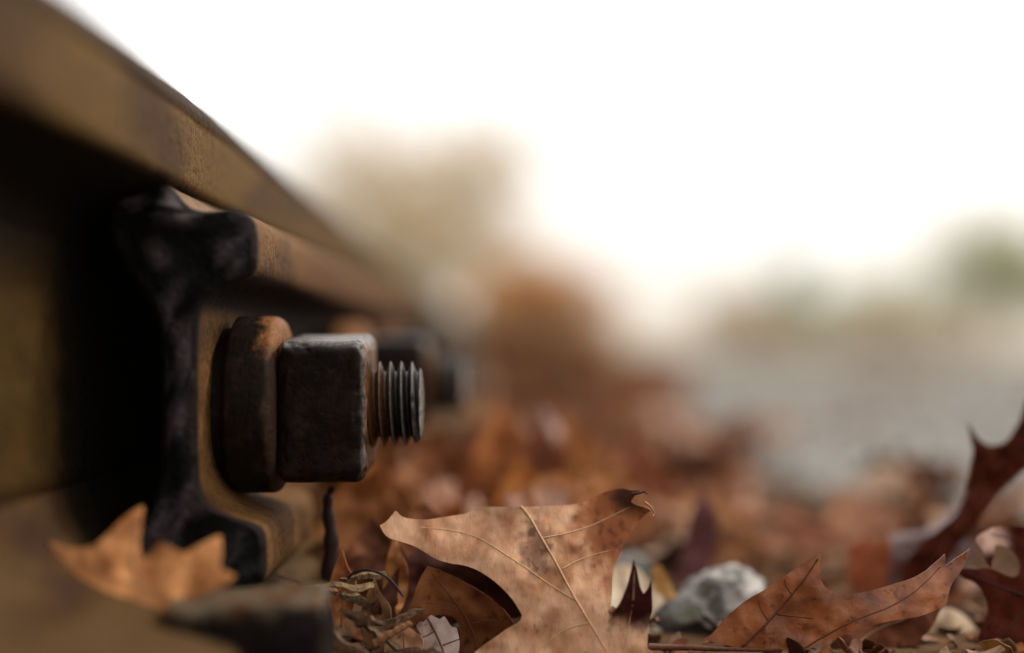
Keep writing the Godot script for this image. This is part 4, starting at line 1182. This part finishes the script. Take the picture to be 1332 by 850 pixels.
func make_debris() -> void:
	# wood chips, twigs and stems on the ground between spike and leaf
	var r := RandomNumberGenerator.new()
	r.seed = 77
	var chips := [
		[-46, 22, 398, 20, 5, lin(0.30, 0.2, 0.1), "pale olive splinter of wood lying across the debris by the spike"],
		[-39, 14, 392, 16, 4, lin(0.11, 0.06, 0.035), "dark damp wood chip at the bottom of the debris"],
		[-50, 12, 388, 18, 5, lin(0.09, 0.055, 0.035), "blackish bark chip beside the spike"],
		[-34, 9, 396, 14, 4, lin(0.12, 0.07, 0.04), "brown wood chip left of the pale pinkish leaf"],
		[-44, 9, 384, 22, 5, lin(0.16, 0.085, 0.05), "reddish brown bark strip along the bottom of the debris"],
		[-43, 17, 408, 12, 4, lin(0.22, 0.15, 0.08), "small tan chip behind the olive splinter"],
		[-30, 5, 386, 14, 4, lin(0.09, 0.06, 0.045), "flat dark chip below the thin curved twig"],
		[-53, 20, 404, 13, 5, lin(0.28, 0.14, 0.075), "small pinkish brown chip against the spike"],
		[-31, 12, 404, 18, 5, lin(0.10, 0.055, 0.03), "dark bark sliver under the curved twig"],
		[-26, 4, 391, 22, 6, lin(0.13, 0.07, 0.04), "long brown sliver along the bottom, left of the pale pinkish leaf"],
		[-48, 6, 378, 26, 6, lin(0.24, 0.1, 0.05), "orange brown sliver at the lower left of the debris"],
		[-40, 24, 405, 14, 6, lin(0.2, 0.13, 0.065), "olive brown curled chip on top of the debris"]]
	for c in chips:
		var o := thing("wood_chip", c[6], "wood chip", mm(c[0], c[1], c[2]))
		var col: Color = c[5]
		var long: float = c[3]
		var wide: float = c[4]
		var jag := PackedVector2Array()
		for i in 15:
			jag.append(Vector2((i / 14.0 - 0.5) * long, wide * (0.5 - 0.35 * absf(i / 7.0 - 1.0)) * r.randf_range(0.55, 1.1)))
		for i in 15:
			jag.append(Vector2((0.5 - i / 14.0) * long, -wide * (0.5 - 0.3 * absf(i / 7.0 - 1.0)) * r.randf_range(0.55, 1.1)))
		var key := r.randf() * 90.0
		var chip := part("splinter", sheet(jag, 0.8, func(p: Vector2) -> Vector3:
			var a := 0.025 * p.x + key
			return Vector3(p.x, p.y * cos(a) + 2.5 * blotch.get_noise_2d(p.x * 0.7 + key, 0.0), p.y * sin(a) + 1.2 * blotch.get_noise_2d(p.x, p.y * 3.0 + key)), func(p: Vector2) -> Color:
			return col * clampf(1.0 + 0.7 * grain.get_noise_2d(p.x * 0.15 + key, p.y * 1.5), 0.2, 1.8), 1.3), M.wood, o)
		chip.rotation = Vector3(r.randf_range(-0.9, 0.9), r.randf_range(-0.9, 0.9), r.randf_range(-0.7, 0.3))
	# small leaf scraps standing between
	var scraps := [[-47, 14, 412, 9, 22, lin(0.45, 0.16, 0.06), "small orange leaf scrap upright beside the dark stem"], [-32, 14, 418, 8, 26, lin(0.48, 0.2, 0.07), "narrow orange leaf scrap under the left arm of the large tan leaf"],
		[-37, 8, 410, 10, 20, lin(0.24, 0.12, 0.06), "brown leaf scrap inside the curve of the twig"], [-28, 6, 400, 12, 12, lin(0.3, 0.15, 0.08), "rusty scrap of leaf left of the pale pinkish leaf"],
		[-40, 16, 440, 22, 26, lin(0.17, 0.06, 0.03), "dark brown leaf scrap behind the orange scraps"], [-12, 8, 432, 52, 34, lin(0.05, 0.016, 0.010), "very dark leaf shaped sheet added to stand in for shadow under the large tan leaf"],  # the very dark piece is an added sheet standing in for shadow
		[-52, 16, 512, 46, 44, lin(0.46, 0.19, 0.07), "orange tan leaf scrap propped on the rail foot under the nut"], [-58, 12, 466, 34, 20, lin(0.17, 0.065, 0.03), "dark brown leaf scrap beside the joint bar's toe, behind the upright stem"], [-64, 34, 560, 50, 34, lin(0.40, 0.17, 0.07), "tan brown leaf scrap lying on the joint bar's toe, right of the bolt"],
		[-36, 10, 545, 44, 40, lin(0.50, 0.24, 0.12), "pinkish tan leaf scrap below the bolt's threaded end"], [-12, 14, 560, 34, 36, lin(0.22, 0.07, 0.025), "dark brown curled leaf scrap behind the large tan leaf's left arm"],
		[2, 14, 585, 40, 58, lin(0.34, 0.115, 0.035), "tall rusty leaf scrap standing behind the middle of the large tan leaf"], [16, 18, 575, 22, 52, lin(0.16, 0.05, 0.025), "tall dark leaf scrap beside the rusty one, behind the large tan leaf"], [30, 16, 600, 30, 50, lin(0.45, 0.19, 0.07), "tall amber leaf scrap standing behind the large tan leaf's midrib end"], [-26, 18, 600, 40, 44, lin(0.28, 0.10, 0.04), "brown curled leaf scrap standing just past the bolt's threaded end"], [62, 12, 640, 30, 48, lin(0.24, 0.085, 0.04), "tall umber leaf scrap standing behind the plum leaf"],
		[8, 16, 540, 26, 38, lin(0.42, 0.15, 0.04), "rusty upright leaf scrap behind the large tan leaf's midrib"], [24, 18, 520, 20, 34, lin(0.32, 0.11, 0.03), "narrow chestnut leaf scrap upright behind the large tan leaf's right tip"],
		[40, 14, 560, 24, 40, lin(0.46, 0.2, 0.09), "amber tan leaf scrap upright behind the right tip"], [58, 8, 590, 34, 30, lin(0.55, 0.33, 0.22), "pale pink leaf scrap left of the plum leaf"],
		[86, 6, 560, 30, 34, lin(0.46, 0.22, 0.10), "orange tan leaf scrap right of the plum leaf, over the grey stone"], [104, 4, 590, 36, 30, lin(0.5, 0.26, 0.16), "pinkish leaf scrap behind the grey stone's right side"],
		[124, 2, 610, 40, 26, lin(0.44, 0.2, 0.12), "dusty pink leaf scrap in the notch of the chestnut leaf"], [160, 2, 640, 40, 30, lin(0.5, 0.25, 0.15), "rosy leaf scrap left of the sheen-topped dark leaf"], [-24, 22, 450, 26, 24, lin(0.22, 0.08, 0.035), "brown leaf scrap in shade behind the large tan leaf's left arm"]]
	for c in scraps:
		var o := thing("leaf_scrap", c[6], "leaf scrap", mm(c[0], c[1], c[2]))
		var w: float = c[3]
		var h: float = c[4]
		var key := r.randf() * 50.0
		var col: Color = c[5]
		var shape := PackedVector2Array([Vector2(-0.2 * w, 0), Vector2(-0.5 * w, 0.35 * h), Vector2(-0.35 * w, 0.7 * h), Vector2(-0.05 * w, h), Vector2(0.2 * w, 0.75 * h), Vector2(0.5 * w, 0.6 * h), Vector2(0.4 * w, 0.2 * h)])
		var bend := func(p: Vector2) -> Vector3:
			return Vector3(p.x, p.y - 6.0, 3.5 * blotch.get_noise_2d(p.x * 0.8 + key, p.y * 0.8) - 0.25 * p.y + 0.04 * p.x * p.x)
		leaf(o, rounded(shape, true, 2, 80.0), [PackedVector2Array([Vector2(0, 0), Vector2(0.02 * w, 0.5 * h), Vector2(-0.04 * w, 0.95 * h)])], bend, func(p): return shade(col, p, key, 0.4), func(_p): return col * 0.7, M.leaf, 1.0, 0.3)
	var stems := [
		["twig", [Vector3(-44, 24, 402), Vector3(-41, 26.2, 401), Vector3(-36, 26.4, 399), Vector3(-31.5, 24, 398), Vector3(-28, 19.5, 398)], 0.45, 0.35, lin(0.035, 0.022, 0.016), "thin dark twig arched over the debris left of the large tan leaf"],
		["curled_stem", [Vector3(-53, 8, 428), Vector3(-52.2, 22, 428), Vector3(-51.8, 32, 428), Vector3(-52.8, 40, 428), Vector3(-52.4, 45, 427), Vector3(-50.6, 47.6, 426)], 3.0, 0.8, lin(0.03, 0.014, 0.012), "dark dry stem standing upright under the nut, hooked at its top"],
		["twig", [Vector3(-36, 7, 395), Vector3(-30, 10.5, 394), Vector3(-25.5, 13, 394)], 1.2, 0.8, lin(0.3, 0.14, 0.07), "short orange brown twig stub left of the pale pinkish leaf"]]
	for s in stems:
		var first: Vector3 = s[1][0]
		var o := thing(s[0], s[5], "twig", mm(first.x, first.y, first.z))
		var path := PackedVector3Array()
		var curve := Curve3D.new()
		for i in s[1].size():
			var p: Vector3 = s[1][i]
			var a: Vector3 = s[1][maxi(i - 1, 0)]
			var b: Vector3 = s[1][mini(i + 1, s[1].size() - 1)]
			curve.add_point(p, (a - b) / 6.0, (b - a) / 6.0)
		for i in 21:
			var p := curve.samplef(i / 20.0 * (s[1].size() - 1))
			path.append(Vector3(p.x - first.x, p.y - first.y, first.z - p.z))
		var st := SurfaceTool.new()
		st.begin(Mesh.PRIMITIVE_TRIANGLES)
		var r0: float = s[2]
		var r1: float = s[3]
		tube(st, path, func(t): return lerpf(r0, r1, t) * (1.0 + 0.15 * sin(t * 37.0)), 8, flat_tint(s[4]))
		part("stem", finish(st), M.vein, o)


func make_tree(height: float, spread: float, lean_: float, crown: Color, leaves: int, leaf_size: float, seed_: int, bushy: bool) -> Node3D:
	# metres: a tapered trunk with limbs, and a crown of many small leaf faces in clumps
	var r := RandomNumberGenerator.new()
	r.seed = seed_
	var o := Node3D.new()
	var st := SurfaceTool.new()
	st.begin(Mesh.PRIMITIVE_TRIANGLES)
	var bark := flat_tint(lin(0.13, 0.1, 0.075))
	var k := 1000.0
	var trunk_top := height * (0.25 if bushy else 0.6)
	if not bushy:
		tube(st, PackedVector3Array([Vector3(0, 0, 0), Vector3(lean_ * 0.3, trunk_top * 0.5, 0) * k, Vector3(lean_, trunk_top, 0) * k]), func(t): return height * k * (0.028 - 0.018 * t), 10, bark)
	var clumps := []
	for i in (16 if bushy else 26):
		var a := r.randf() * TAU
		var rise := r.randf()
		var from := Vector3(lean_ * rise, trunk_top * (0.45 + 0.55 * rise) if not bushy else 0.02 * height, 0)
		var wide := spread * 0.5 * sqrt(1.0 - pow(rise * 0.9 - 0.1, 2.0)) * r.randf_range(0.45, 1.0)
		var end := Vector3(lean_ + wide * cos(a), height * (0.3 + 0.66 * rise), wide * sin(a))
		var bow := from.lerp(end, 0.5) + Vector3(0, height * 0.05, 0)
		tube(st, PackedVector3Array([from * k, bow * k, end * k]), func(t): return height * k * (0.009 - 0.007 * t), 6, bark)
		clumps.append(end)
		clumps.append(from.lerp(end, r.randf_range(0.55, 0.85)))
	part("trunk" if not bushy else "stems", finish(st), M.far, o)
	st = SurfaceTool.new()
	st.begin(Mesh.PRIMITIVE_TRIANGLES)
	for i in leaves:
		var c: Vector3 = clumps[r.randi() % clumps.size()]
		var p := c + Vector3(r.randfn(), r.randfn() * 0.8, r.randfn()) * spread * 0.085
		if p.y < 0.02:
			p.y = 0.02
		var b := Basis(Vector3(r.randfn(), r.randfn(), r.randfn()).normalized(), r.randf() * TAU)
		var s := leaf_size * r.randf_range(0.6, 1.3)
		var col := crown * r.randf_range(0.6, 1.35)
		var q := [p + b * Vector3(0, 0, -s), p + b * Vector3(s * 0.45, s * 0.1, 0), p + b * Vector3(0, 0, s), p + b * Vector3(-s * 0.45, s * 0.1, 0)]
		for j in [0, 1, 2, 0, 2, 3]:
			put(st, q[j] * k, col)
	part("crown", finish(st), M.far_leaf, o)
	return o


func make_background() -> void:
	# [name, x, forward, height, spread, crown, label, leaves]
	var rows := [
		["autumn_tree", -3.4, 60.0, 9.4, 11.0, lin(0.64, 0.53, 0.37), "broad pale tan tree far beyond the rail, blurred", 1600, false],
		["autumn_tree", -9.5, 66.0, 8.0, 9.0, lin(0.55, 0.47, 0.33), "pale grey tan tree behind the rail head, left of the broad tan tree", 900, false],
		["orange_shrub", 0.2, 7.6, 0.52, 0.8, lin(0.62, 0.37, 0.18), "bright orange shrub beside the far end of the rail", 3200, true],
		["orange_shrub", -0.05, 9.5, 0.5, 0.5, lin(0.6, 0.32, 0.1), "duller orange shrub left of the bright one, against the rail's far end", 700, true],
		["brown_shrub", 0.9, 16.0, 0.28, 1.2, lin(0.42, 0.25, 0.12), "low brown shrub right of the orange shrubs on the horizon", 700, true],
		["brown_shrub", 4.3, 26.0, 1.2, 1.9, lin(0.45, 0.33, 0.18), "tan shrub left of the slim green tree", 1000, true],
		["green_tree", 6.6, 32.0, 2.3, 1.3, lin(0.25, 0.4, 0.24), "slim green tree on the horizon right of the tan shrub", 900, false],
		["brown_shrub", 7.2, 34.0, 0.6, 5.0, lin(0.42, 0.34, 0.24), "low brown scrub under the slim green tree", 1000, true],
		["brown_shrub", 11.0, 36.0, 0.8, 3.5, lin(0.48, 0.38, 0.27), "wide tan scrub right of the slim green tree", 1000, true],
		["green_tree", 14.2, 42.0, 3.9, 5.5, lin(0.42, 0.46, 0.28), "pale green tree at the right edge of the view", 1300, false],
		["green_tree", 12.2, 48.0, 2.4, 5.0, lin(0.46, 0.45, 0.3), "lower pale green tree left of the one at the right edge", 700, false],
		["brown_shrub", 8.0, 28.0, 0.5, 2.6, lin(0.26, 0.22, 0.17), "dark low shrub at the path's far side on the right", 700, true]]
	for i in rows.size():
		var s: Array = rows[i]
		var o := make_tree(s[3], s[4], 0.05 * s[3], s[5], s[7], 0.05 * sqrt(s[3] * s[4]) + 0.012, 300 + i, s[8])
		o.name = numbered(s[0])
		o.position = Vector3(s[1], -0.004, -s[2])
		add_child(o)
		tag(o, s[6], "tree" if not s[8] else "shrub")
